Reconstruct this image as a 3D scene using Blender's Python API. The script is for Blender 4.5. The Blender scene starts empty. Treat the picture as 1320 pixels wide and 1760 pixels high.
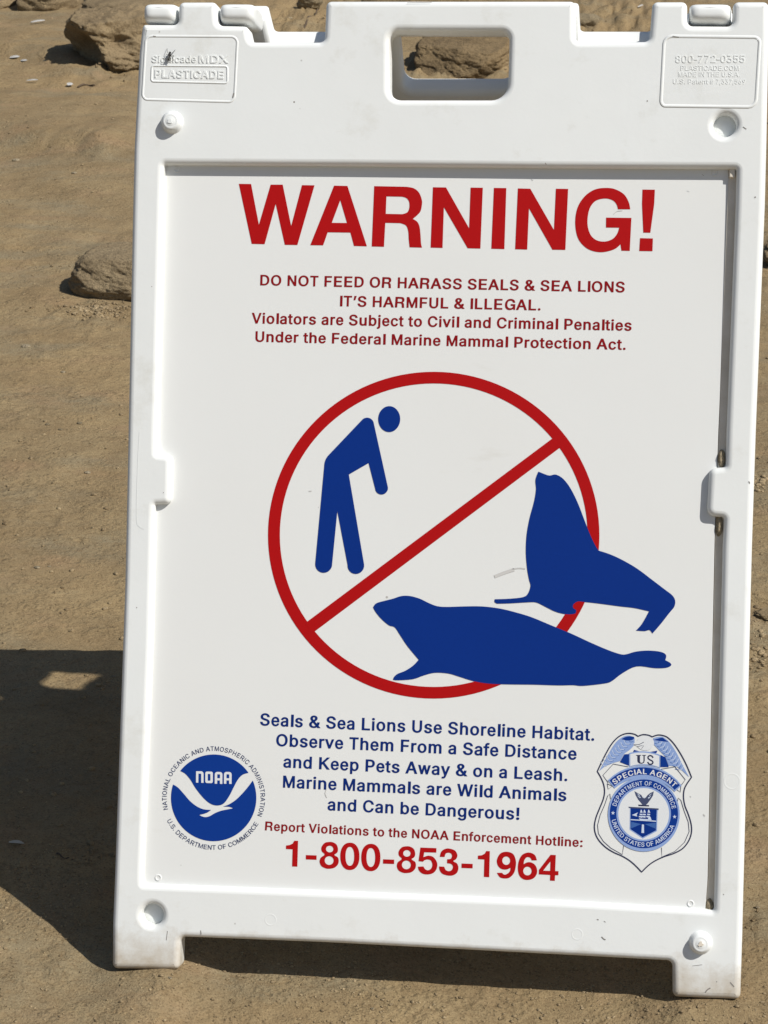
import bpy, math, random
import numpy as np
from mathutils import Matrix, Vector
import mathutils.geometry as geo
triangulate = next(getattr(geo, k) for k in dir(geo) if k.startswith('delaunay'))

R = math.radians
scene = bpy.context.scene

# ------------------------------------------------------------------ camera, sky, sun, exposure
LEAN = R(21.0)                      # how far each board of the sign leans back
U = Vector((1, 0, 0)); V = Vector((0, math.sin(LEAN), math.cos(LEAN))); N = Vector((0, -math.cos(LEAN), math.sin(LEAN)))
DIST, PXM = 2.3, 1698.0             # camera distance and photograph pixels per metre on the board
yaw, pit, roll = R(7.2), R(0.6), R(1.7)
AIM = U * -0.0565 + V * 0.477
back = (N * math.cos(yaw) + U * math.sin(yaw)) * math.cos(pit) + V * math.sin(pit)
back.normalize()
CAM = AIM + back * DIST
right = V.cross(back).normalized(); up = back.cross(right)
camx = right * math.cos(roll) + up * math.sin(roll)
camy = up * math.cos(roll) - right * math.sin(roll)
FPX = PXM * DIST

cam_data = bpy.data.cameras.new('camera')
cam = bpy.data.objects.new('camera', cam_data)
scene.collection.objects.link(cam)
m = Matrix((camx, camy, back)).transposed().to_4x4(); m.translation = CAM
cam.matrix_world = m
cam_data.sensor_fit = 'VERTICAL'; cam_data.sensor_height = 24.0
cam_data.lens = FPX / 1760.0 * 24.0
cam_data.clip_start = 0.05; cam_data.clip_end = 500
cam_data.dof.use_dof = True; cam_data.dof.focus_distance = DIST; cam_data.dof.aperture_fstop = 34.0
scene.camera = cam

SUN = Vector((0.78, -0.314, 1.0)).normalized()
world = bpy.data.worlds.new("World"); scene.world = world; world.use_nodes = True
wn = world.node_tree.nodes; wn.clear()
sky = wn.new('ShaderNodeTexSky'); sky.sky_type = 'NISHITA'; sky.sun_disc = False
sky.sun_elevation = math.asin(SUN.z); sky.sun_rotation = math.atan2(SUN.x, SUN.y)
bg = wn.new('ShaderNodeBackground'); bg.inputs[1].default_value = 0.062
wo = wn.new('ShaderNodeOutputWorld')
world.node_tree.links.new(sky.outputs[0], bg.inputs[0]); world.node_tree.links.new(bg.outputs[0], wo.inputs[0])
sl = bpy.data.lights.new('sun', 'SUN'); sl.energy = 4.25; sl.angle = R(0.5); sl.color = (1.0, 0.965, 0.90)
so = bpy.data.objects.new('sun', sl); scene.collection.objects.link(so)
so.rotation_euler = (-SUN).to_track_quat('-Z', 'Y').to_euler(); so.location = (3, -2, 5)
scene.view_settings.view_transform = 'Standard'; scene.view_settings.look = 'None'
scene.view_settings.exposure = 0.10; scene.view_settings.gamma = 1.0
scene.view_settings.use_curve_mapping = False

# ------------------------------------------------------------------ measuring helpers
def ray(px, py):
    return camx * ((px - 660) / FPX) - camy * ((py - 880) / FPX) - back
def at(px, py, w=0.0):
    """photograph pixel -> (u, v) in metres on the plane w in front of the board face"""
    r = ray(px, py); t = (N * w - CAM).dot(N) / r.dot(N); p = CAM + r * t
    return p.dot(U), p.dot(V)
def ground_at(px, py, z=0.0):
    r = ray(px, py); t = (z - CAM.z) / r.z
    return CAM + r * t

# ------------------------------------------------------------------ noise
def _hash(ix, iy, seed):
    h = (ix.astype(np.int64) * 374761393 + iy.astype(np.int64) * 668265263 + seed * 974634777) & 0xffffffff
    h = ((h ^ (h >> 13)) * 1274126177) & 0xffffffff
    return ((h ^ (h >> 16)) & 0xffff) / 65535.0
def vnoise(x, y, seed=0):
    ix = np.floor(x); iy = np.floor(y); fx = x - ix; fy = y - iy
    fx = fx * fx * fx * (fx * (fx * 6 - 15) + 10); fy = fy * fy * fy * (fy * (fy * 6 - 15) + 10)
    a = _hash(ix, iy, seed); b = _hash(ix + 1, iy, seed); c = _hash(ix, iy + 1, seed); d = _hash(ix + 1, iy + 1, seed)
    return (a + (b - a) * fx) * (1 - fy) + (c + (d - c) * fx) * fy
def fbm(x, y, seed=0, octs=4):
    s = 0; a = 1.0; t = 0
    for o in range(octs):
        ca, sa = math.cos(o * 1.1 + .4), math.sin(o * 1.1 + .4)
        s = s + a * (vnoise(x * ca - y * sa, x * sa + y * ca, seed + o * 17) - .5); t += a
        x = x * 2.03; y = y * 2.03; a *= .5
    return s / t * 2
def fbm3(p, seed=0, octs=4):
    return (fbm(p[:, 0] + p[:, 2] * .7, p[:, 1] - p[:, 2] * .5, seed, octs) + fbm(p[:, 1] + 5.3, p[:, 2] * 1.1 + p[:, 0] * .4, seed + 91, octs) + fbm(p[:, 2] + 9.1, p[:, 0] + 3.7 - p[:, 1] * .3, seed + 47, octs)) / 1.8
def sstep(a, b, x):
    t = np.clip((x - a) / (b - a), 0, 1); return t * t * (3 - 2 * t)

# ------------------------------------------------------------------ materials
class NT:
    def __init__(s, name):
        s.m = bpy.data.materials.new(name); s.m.use_nodes = True
        s.t = s.m.node_tree; s.n = s.t.nodes; s.n.clear()
        s.out = s.n.new('ShaderNodeOutputMaterial'); s.b = s.n.new('ShaderNodeBsdfPrincipled')
        s.t.links.new(s.b.outputs[0], s.out.inputs[0])
        s.co = s.n.new('ShaderNodeTexCoord').outputs['Object']
    def link(s, a, b): s.t.links.new(a, b)
    def mapping(s, scale, loc=(0, 0, 0), rot=(0, 0, 0)):
        k = s.n.new('ShaderNodeMapping'); k.inputs['Scale'].default_value = scale; k.inputs['Location'].default_value = loc
        k.inputs['Rotation'].default_value = rot
        s.link(s.co, k.inputs[0]); return k.outputs[0]
    def noise(s, scale, detail=4, rough=.55, vec=None, dist=0.0):
        k = s.n.new('ShaderNodeTexNoise'); k.inputs['Scale'].default_value = scale; k.inputs['Detail'].default_value = detail
        k.inputs['Roughness'].default_value = rough; k.inputs['Distortion'].default_value = dist
        s.link(vec or s.co, k.inputs['Vector']); return k.outputs['Fac']
    def voro(s, scale, feature='F1', vec=None, rnd=1.0):
        k = s.n.new('ShaderNodeTexVoronoi'); k.feature = feature; k.inputs['Scale'].default_value = scale
        k.inputs['Randomness'].default_value = rnd
        s.link(vec or s.co, k.inputs['Vector']); return k.outputs['Distance']
    def ramp(s, fac, stops):
        k = s.n.new('ShaderNodeValToRGB'); e = k.color_ramp.elements
        while len(e) < len(stops): e.new(.5)
        for q, (p, c) in zip(e, stops):
            q.position = p; q.color = (c, c, c, 1) if isinstance(c, (int, float)) else (*c, 1)
        s.link(fac, k.inputs[0]); return k.outputs[0]
    def mix(s, fac, a, b, mode='MIX'):
        k = s.n.new('ShaderNodeMix'); k.data_type = 'RGBA'; k.blend_type = mode
        for v, i in ((fac, 0), (a, 6), (b, 7)):
            if isinstance(v, (int, float)): k.inputs[i].default_value = v
            elif isinstance(v, tuple): k.inputs[i].default_value = (*v, 1)
            else: s.link(v, k.inputs[i])
        return k.outputs[2]
    def math(s, op, a, b=0.0, c=0.0):
        k = s.n.new('ShaderNodeMath'); k.operation = op
        for i, v in enumerate((a, b, c)):
            if isinstance(v, (int, float)): k.inputs[i].default_value = v
            else: s.link(v, k.inputs[i])
        return k.outputs[0]
    def bump(s, h, dist, strength=1.0, prev=None):
        k = s.n.new('ShaderNodeBump'); k.inputs['Distance'].default_value = dist; k.inputs['Strength'].default_value = strength
        s.link(h, k.inputs['Height'])
        if prev is not None: s.link(prev, k.inputs['Normal'])
        return k.outputs[0]
    def set(s, col=None, rough=None, normal=None, spec=None):
        for v, i in ((col, 'Base Color'), (rough, 'Roughness'), (normal, 'Normal'), (spec, 'Specular IOR Level')):
            if v is None: continue
            if isinstance(v, (int, float)): s.b.inputs[i].default_value = v
            elif isinstance(v, tuple): s.b.inputs[i].default_value = (*v, 1)
            else: s.link(v, s.b.inputs[i])
        return s.m

def flat_mat(name, col, rough=.5, var=.06, scale=80):
    t = NT(name); n = t.math('ADD', t.math('MULTIPLY', t.noise(scale, 3), .5), t.math('MULTIPLY', t.noise(6, 5, .6), .5))
    lo = tuple(c * (1 - var) for c in col); hi = tuple(min(1, c * (1 + var)) for c in col)
    return t.set(t.ramp(n, [(.3, lo), (.7, hi)]), rough, None, .15 if 'ink' in name else .4)

def plastic_mat(soil=True):
    t = NT('white_blow_moulded_plastic' if soil else 'white_plastic')
    big = t.noise(4, 4); fine = t.noise(55, 5, .6)
    c = t.mix(t.ramp(big, [(.35, 0.0), (.7, 1.0)]), (.82, .84, .83), (.80, .815, .80))
    grime = t.noise(14, 6, .7)
    c = t.mix(t.ramp(grime, [(.57, 0.0), (.76, .55)]), c, (.64, .63, .57))
    speck = t.voro(46)
    keep = t.ramp(t.noise(9, 2), [(.60, 0.0), (.64, 1.0)])
    dot = t.math('MULTIPLY', t.ramp(speck, [(.0, 1.0), (.045, 1.0), (.06, 0.0)]), keep)
    c = t.mix(dot, c, (.16, .13, .10))
    # brown soiling towards the feet
    sep = t.n.new('ShaderNodeSeparateXYZ'); t.link(t.co, sep.inputs[0])
    low = t.ramp(t.math('ADD', sep.outputs[1], t.math('MULTIPLY', t.noise(30, 5, .7), .085)), [(.034, 1.0), (.085, .0)])
    if soil: c = t.mix(t.math('MULTIPLY', low, .9), c, (.40, .31, .19))
    nb = t.bump(fine, .0003, .4)
    nb = t.bump(t.noise(260, 3), .0001, .4, nb)
    nb = t.bump(t.noise(7, 2), .004, .25, nb)
    return t.set(c, t.ramp(t.noise(30, 3), [(.3, .42), (.7, .55)]), nb, .4)

def dirty_plastic_mat():
    t = NT('soiled_recess_plastic')
    c = t.ramp(t.noise(40, 5, .65), [(.3, (.68, .61, .50)), (.7, (.80, .74, .64))])
    return t.set(c, .7, t.bump(t.noise(200, 4), .0006, .6))

def sheet_mat():
    t = NT('printed_sheet_white')
    c = t.mix(t.ramp(t.noise(3, 4), [(.35, 0.0), (.7, 1.0)]), (.80, .81, .795), (.785, .79, .77))
    smear = t.noise(7, 5, .6, t.mapping((1, 3, 1), rot=(0, 0, .5)))
    c = t.mix(t.ramp(smear, [(.66, 0.0), (.80, .35)]), c, (.60, .57, .50))
    dot = t.math('MULTIPLY', t.ramp(t.voro(30), [(.0, 1.0), (.03, 1.0), (.045, 0.0)]), t.ramp(t.noise(6, 2, vec=t.mapping((1, 1, 1), loc=(3, 1, 0))), [(.62, 0.0), (.66, .6)]))
    c = t.mix(dot, c, (.25, .22, .18))
    nb = t.bump(t.noise(3, 2), .004, .25)
    return t.set(c, .38, t.bump(t.noise(400, 2), .0001, .3, nb), .35)

def ground_mat():
    t = NT('packed_sandy_ground')
    w = t.n.new('ShaderNodeNewGeometry').outputs['Position']; t.co = w
    a = t.noise(1.3, 6, .6, dist=.4); b = t.noise(7, 6, .62); g = t.noise(420, 4, .7); gm = t.noise(110, 4, .65)
    c = t.ramp(a, [(.30, (.25, .185, .102)), (.48, (.308, .230, .126)), (.66, (.352, .252, .130))])
    c = t.mix(t.ramp(t.noise(2.6, 5, .65, t.mapping((1, 2.2, 1), loc=(4, 2, 0))), [(.48, 0.0), (.62, .85)]), c, (.250, .208, .132))
    c = t.mix(t.ramp(b, [(.35, .55), (.62, 0.0)]), c, (.215, .148, .076))
    c = t.mix(t.ramp(t.noise(5, 5, .6, t.mapping((1, 1.6, 1), loc=(9, 1, 0))), [(.54, 0.0), (.68, .55)]), c, (.33, .22, .125))
    c = t.mix(t.ramp(t.noise(18, 5, .7, t.mapping((1, 1.8, 1), loc=(2, 7, 0))), [(.34, .45), (.46, 0.0)]), c, (.215, .150, .080))
    c = t.mix(t.ramp(gm, [(.34, .55), (.5, 0.0)]), c, (.21, .145, .075))
    c = t.mix(t.ramp(g, [(.36, .75), (.46, 0.0)]), c, (.11, .075, .04))
    c = t.mix(t.ramp(g, [(.60, 0.0), (.72, .55)]), c, (.55, .43, .26))
    pit = t.voro(95, rnd=1.0)
    pk = t.ramp(t.noise(16, 4, .6), [(.47, 0.0), (.58, 1.0)])
    n1 = t.bump(t.noise(60, 6, .7, t.mapping((1, 2.0, 1))), .003, .25)
    n1 = t.bump(t.noise(28, 7, .7), .006, .30, n1)
    rg_ = t.math('ABSOLUTE', t.math('SUBTRACT', t.noise(17, 5, .6, t.mapping((1, 1.7, 1), rot=(0, 0, .25)), .6), .5))
    crk = t.math('MAXIMUM', t.ramp(rg_, [(.0, 0.0), (.022, 1.0)]), t.ramp(t.noise(4.5, 4, .6, t.mapping((1, 1, 1), loc=(7, 3, 0))), [(.50, 1.0), (.58, 0.0)]))
    c = t.mix(t.math('MULTIPLY', t.math('SUBTRACT', 1.0, crk), .28), c, (.17, .118, .06))
    n1 = t.bump(crk, .004, .4, n1)
    n1 = t.bump(gm, .004, .55, n1)
    n1 = t.bump(g, .0020, .75, n1)
    n1 = t.bump(t.math('MULTIPLY', t.ramp(pit, [(.0, 0.0), (.42, 1.0)]), pk), .0035, .55, n1)
    return t.set(c, .93, n1, .15)

def rock_mat(name, c0, c1):
    t = NT(name)
    a = t.noise(9, 7, .65, dist=.5); g = t.noise(160, 5, .7)
    c = t.ramp(a, [(.3, c0), (.65, c1)])
    c = t.mix(t.ramp(g, [(.36, .6), (.5, 0.0)]), c, tuple(x * .45 for x in c0))
    n1 = t.bump(t.noise(35, 7, .7), .02, .8)
    n1 = t.bump(g, .004, .8, n1)
    return t.set(c, .93, n1, .15)

M = {}
M['plastic'] = plastic_mat(); M['clean'] = plastic_mat(False); M['recess'] = dirty_plastic_mat(); M['sheet'] = sheet_mat(); M['ground'] = ground_mat()
M['red'] = flat_mat('red_ink', (.42, .003, .004), .6, .05, 300)
M['small_red'] = flat_mat('dark_red_ink', (.25, .003, .006), .6, .05, 300)
M['blue'] = flat_mat('dark_blue_ink', (.0005, .027, .215), .6, .05, 300)
M['small_blue'] = flat_mat('navy_ink', (.001, .020, .16), .6, .05, 300)
M['noaa_blue'] = flat_mat('logo_blue_ink', (.002, .036, .25), .6, .04, 300)
M['grey_blue'] = flat_mat('slate_ink', (.06, .075, .15), .5)
M['outline'] = flat_mat('badge_outline_ink', (.03, .035, .08), .5)
M['light_blue'] = flat_mat('pale_blue_ink', (.27, .38, .66), .5, .12, 700)
M['mid_blue'] = flat_mat('mid_blue_ink', (.05, .13, .38), .5, .15, 700)
M['white_ink'] = flat_mat('white_ink', (.74, .76, .78), .4, .02)
M['pale'] = flat_mat('pale_ink', (.60, .68, .82), .4, .02)
M['rock'] = rock_mat('sandstone', (.22, .163, .095), (.35, .262, .150))
M['pale_rock'] = rock_mat('pale_sandstone', (.25, .188, .112), (.37, .285, .172))
M['dark_rock'] = rock_mat('dark_brown_sandstone', (.15, .108, .060), (.30, .215, .115))
M['rock_grey'] = rock_mat('grey_sandstone', (.23, .185, .118), (.36, .285, .175))
M['scuff'] = flat_mat('scuff_mark', (.24, .22, .20), .7)
M['scuff_light'] = flat_mat('faint_scuff_mark', (.60, .59, .57), .7)
M['fly'] = flat_mat('fly_black', (.012, .011, .010), .35)
M['wing'] = flat_mat('fly_wing', (.16, .16, .15), .3)
M['feather'] = flat_mat('feather_white', (.46, .45, .43), .8, .15, 200)
M['leaf'] = flat_mat('pale_dry_leaf', (.52, .46, .36), .7, .15, 150)
M['twig'] = flat_mat('twig_brown', (.10, .07, .045), .85, .3, 150)
M['gravel'] = rock_mat('gravel_grit', (.22, .155, .085), (.52, .40, .24))
M['chip'] = rock_mat('pale_stone', (.36, .29, .19), (.50, .42, .29))

# ------------------------------------------------------------------ object helpers
def tag(o, label=None, cat=None, group=None, kind=None):
    if label: o['label'] = label
    if cat: o['category'] = cat
    if group: o['group'] = group
    if kind: o['kind'] = kind
    return o
def link_mesh(name, me, mat, parent=None, matrix=None):
    if mat is not None and not me.materials: me.materials.append(mat)
    o = bpy.data.objects.new(name, me); scene.collection.objects.link(o)
    if parent is not None: o.parent = parent
    if matrix is not None: o.matrix_basis = matrix
    return o
def mesh_from(name, verts, faces, smooth=False):
    me = bpy.data.meshes.new(name); me.from_pydata([tuple(v) for v in verts], [], faces)
    if smooth: me.polygons.foreach_set('use_smooth', [True] * len(me.polygons))
    me.update(); return me
def area(P): return sum(P[i][0] * P[(i + 1) % len(P)][1] - P[(i + 1) % len(P)][0] * P[i][1] for i in range(len(P))) / 2

def clean(l):
    out = []
    for p in l:
        if not out or math.hypot(p[0] - out[-1][0], p[1] - out[-1][1]) > 1e-7: out.append(p)
    if len(out) > 1 and math.hypot(out[0][0] - out[-1][0], out[0][1] - out[-1][1]) < 1e-7: out.pop()
    return out

def winding(x, y, loops):
    w = 0
    for l in loops:
        for i in range(len(l)):
            a, b = l[i - 1], l[i]
            if (a[1] <= y) != (b[1] <= y):
                c = (b[0] - a[0]) * (y - a[1]) - (x - a[0]) * (b[1] - a[1])
                if b[1] > a[1]:
                    if c > 0: w += 1
                elif c < 0: w -= 1
    return w
def fill(loops, oriented=False):
    """closed loops (outer ones clockwise, holes the other way) -> points, triangles; overlaps and crossings allowed"""
    loops = [clean(l) for l in loops]
    if not oriented: loops = [l if (area(l) < 0) == (i == 0) else l[::-1] for i, l in enumerate(loops)]
    pts = []; edges = []
    for l in loops:
        k = len(pts); pts += [Vector((p[0], p[1])) for p in l]; edges += [(k + i, k + (i + 1) % len(l)) for i in range(len(l))]
    size = max(max(p.x for p in pts) - min(p.x for p in pts), max(p.y for p in pts) - min(p.y for p in pts))
    q = triangulate([p / size for p in pts], edges, [], 0, 1e-6)
    P = [(p.x * size, p.y * size) for p in q[0]]; out = []
    for t in q[2]:
        cx = sum(P[i][0] for i in t) / 3; cy = sum(P[i][1] for i in t) / 3
        if winding(cx, cy, loops) < 0:
            A, B, C = (P[i] for i in t)
            out.append(tuple(t) if (B[0] - A[0]) * (C[1] - A[1]) - (B[1] - A[1]) * (C[0] - A[0]) > 0 else tuple(t)[::-1])
    return P, out
class Ink:
    """collects flat printed shapes lying just above a sheet (or raised ones with depth)"""
    def __init__(s): s.v = []; s.f = []
    def add(s, loops, z=0.0, depth=0.0):
        P, T = fill(loops); return s.put(P, T, z, depth)
    def put(s, P, T, z=0.0, depth=0.0):
        k = len(s.v); n = len(P)
        s.v += [(p[0], p[1], z + depth) for p in P]; s.f += [tuple(k + i for i in t) for t in T]
        if depth > 0:
            s.v += [(p[0], p[1], z) for p in P]; E = {}
            for t in T:
                for i in range(3): E[(t[i], t[(i + 1) % 3])] = 1
            for a, b in E:
                if (b, a) not in E: s.f.append((k + b, k + a, k + n + a, k + n + b))
        return s
    def build(s, name, mat, parent): return link_mesh(name, mesh_from(name, s.v, s.f), mat, parent)

def crom(P, closed=False, k=5):
    out = []; n = len(P)
    for i in range(n if closed else n - 1):
        g = lambda j: np.array(P[j % n] if closed else P[min(max(j, 0), n - 1)][:2], float)[:2]
        p0, p1, p2, p3 = g(i - 1), g(i), g(i + 1), g(i + 2)
        for j in range(k):
            t = j / k
            out.append(tuple(.5 * ((2 * p1) + (p2 - p0) * t + (2 * p0 - 5 * p1 + 4 * p2 - p3) * t * t + (3 * p1 - p0 - 3 * p2 + p3) * t ** 3)))
    if not closed: out.append(tuple(P[-1][:2]))
    return out
def arc3(a, m, b, n=12):
    ax, ay = a; bx, by = m; cx, cy = b
    d = 2 * (ax * (by - cy) + bx * (cy - ay) + cx * (ay - by))
    ux = ((ax * ax + ay * ay) * (by - cy) + (bx * bx + by * by) * (cy - ay) + (cx * cx + cy * cy) * (ay - by)) / d
    uy = ((ax * ax + ay * ay) * (cx - bx) + (bx * bx + by * by) * (ax - cx) + (cx * cx + cy * cy) * (bx - ax)) / d
    r = math.hypot(ax - ux, ay - uy)
    t0 = math.atan2(ay - uy, ax - ux); t1 = math.atan2(by - uy, bx - ux); t2 = math.atan2(cy - uy, cx - ux)
    d1 = (t1 - t0) % (2 * math.pi); d2 = (t2 - t0) % (2 * math.pi)
    if d1 > d2: d2 -= 2 * math.pi
    return [(ux + r * math.cos(t0 + d2 * i / n), uy + r * math.sin(t0 + d2 * i / n)) for i in range(n + 1)]
def path(*toks):
    """(x, y) a corner; ('a', mid, end) an arc; ('s', p, p, ...) a smooth run from the current point"""
    out = []
    for t in toks:
        if t[0] == 'a': out += arc3(out[-1], t[1], t[2])[1:]
        elif t[0] == 's': out += crom([out[-1]] + list(t[1:]))[1:]
        else: out.append(t)
    return out
def close_smooth(segs, k=5):
    """runs between corners: list of lists, each run starts where the former ended; the last one closes"""
    out = []
    for s in segs: out += crom(s, k=k)[:-1]
    return out
def ell(cx, cy, rx, ry, n=48, a0=0, a1=360):
    full = abs(a1 - a0) >= 360
    m_ = n if full else n + 1
    return [(cx + rx * math.cos(R(a0 + (a1 - a0) * i / n)), cy - ry * math.sin(R(a0 + (a1 - a0) * i / n))) for i in range(m_)]
def stroke(P, w, closed=False):
    n = len(P); L = []; Rr = []
    for i in range(n):
        a = P[(i - 1) % n] if (closed or i > 0) else P[i]; b = P[(i + 1) % n] if (closed or i < n - 1) else P[i]
        dx, dy = b[0] - a[0], b[1] - a[1]; d = math.hypot(dx, dy) or 1
        L.append((P[i][0] - dy / d * w / 2, P[i][1] + dx / d * w / 2)); Rr.append((P[i][0] + dy / d * w / 2, P[i][1] - dx / d * w / 2))
    return [L, Rr] if closed else [L + Rr[::-1]]
def rounded(P, r, n=5):
    """fillet the corners of a polygon; r one value or one per corner"""
    out = []; k = len(P)
    for i in range(k):
        rr = r[i] if isinstance(r, (list, tuple)) else r
        p = Vector(P[i][:2]); a = Vector(P[i - 1][:2]) - p; b = Vector(P[(i + 1) % k][:2]) - p
        la, lb = a.length, b.length; a.normalize(); b.normalize()
        ang = a.angle(b) if la and lb else math.pi
        if rr <= 0 or ang > 3.05: out.append((p.x, p.y)); continue
        d = min(rr / math.tan(ang / 2), la * .48, lb * .48); q = d * math.tan(ang / 2)
        c = p + (a + b).normalized() * (q / math.sin(ang / 2))
        s = p + a * d; e = p + b * d
        t0 = math.atan2(s.y - c.y, s.x - c.x); dt = (math.atan2(e.y - c.y, e.x - c.x) - t0 + math.pi) % (2 * math.pi) - math.pi
        out += [(c.x + q * math.cos(t0 + dt * j / n), c.y + q * math.sin(t0 + dt * j / n)) for j in range(n + 1)]
    return out
def slab(name, loops, thick, bevel, mat, parent=None, matrix=None, res=4, zfront=0.0):
    """solid board cut to the loops (outer first, then holes) with rounded edges, front face at z = zfront"""
    cu = bpy.data.curves.new(name, 'CURVE'); cu.dimensions = '2D'; cu.fill_mode = 'BOTH'
    cu.extrude = max(0, thick / 2 - bevel); cu.bevel_depth = bevel; cu.bevel_resolution = res; cu.offset = -bevel
    for i, l in enumerate(loops):
        l = clean(l)
        if (area(l) > 0) == (i == 0): l = l[::-1]
        sp = cu.splines.new('POLY'); sp.points.add(len(l) - 1); sp.use_cyclic_u = True
        for q, p in zip(sp.points, l): q.co = (p[0], p[1], 0, 1)
    tmp = bpy.data.objects.new('tmp', cu); scene.collection.objects.link(tmp)
    dg = bpy.context.evaluated_depsgraph_get(); dg.update()
    me = bpy.data.meshes.new_from_object(tmp.evaluated_get(dg)); me.name = name
    bpy.data.objects.remove(tmp); bpy.data.curves.remove(cu)
    me.transform(Matrix.Translation((0, 0, zfront - thick / 2)))
    me.polygons.foreach_set('use_smooth', [abs(p.normal.z) < .995 for p in me.polygons])
    me.materials.clear()
    return link_mesh(name, me, mat, parent, matrix)
def lathe(name, prof, mat, parent=None, matrix=None, n=28):
    v = []; f = []
    for r, z in prof: v += [(r * math.cos(2 * math.pi * i / n), r * math.sin(2 * math.pi * i / n), z) for i in range(n)]
    for j in range(len(prof) - 1):
        for i in range(n): f.append((j * n + i, j * n + (i + 1) % n, (j + 1) * n + (i + 1) % n, (j + 1) * n + i))
    f.append(tuple(range((len(prof) - 1) * n, len(prof) * n)))
    return link_mesh(name, mesh_from(name, v, f, True), mat, parent, matrix)
def ico(sub=3):
    import bmesh
    bm = bmesh.new(); bmesh.ops.create_icosphere(bm, subdivisions=sub, radius=1)
    v = np.array([x.co[:] for x in bm.verts]); f = [tuple(q.index for q in x.verts) for x in bm.faces]; bm.free()
    return v, f
def tube(P, r, n=6):
    v = []; f = []; k = len(P)
    for i in range(k):
        a = Vector(P[max(i - 1, 0)]); b = Vector(P[min(i + 1, k - 1)]); d = (b - a).normalized()
        s = d.cross(Vector((.3, .2, .93))).normalized(); t = d.cross(s); rr = r[i] if isinstance(r, list) else r
        v += [tuple(Vector(P[i]) + (s * math.cos(2 * math.pi * j / n) + t * math.sin(2 * math.pi * j / n)) * rr) for j in range(n)]
    for i in range(k - 1):
        for j in range(n): f.append((i * n + j, i * n + (j + 1) % n, (i + 1) * n + (j + 1) % n, (i + 1) * n + j))
    f.append(tuple(range(n))[::-1]); f.append(tuple(range((k - 1) * n, k * n)))
    return v, f

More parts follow.
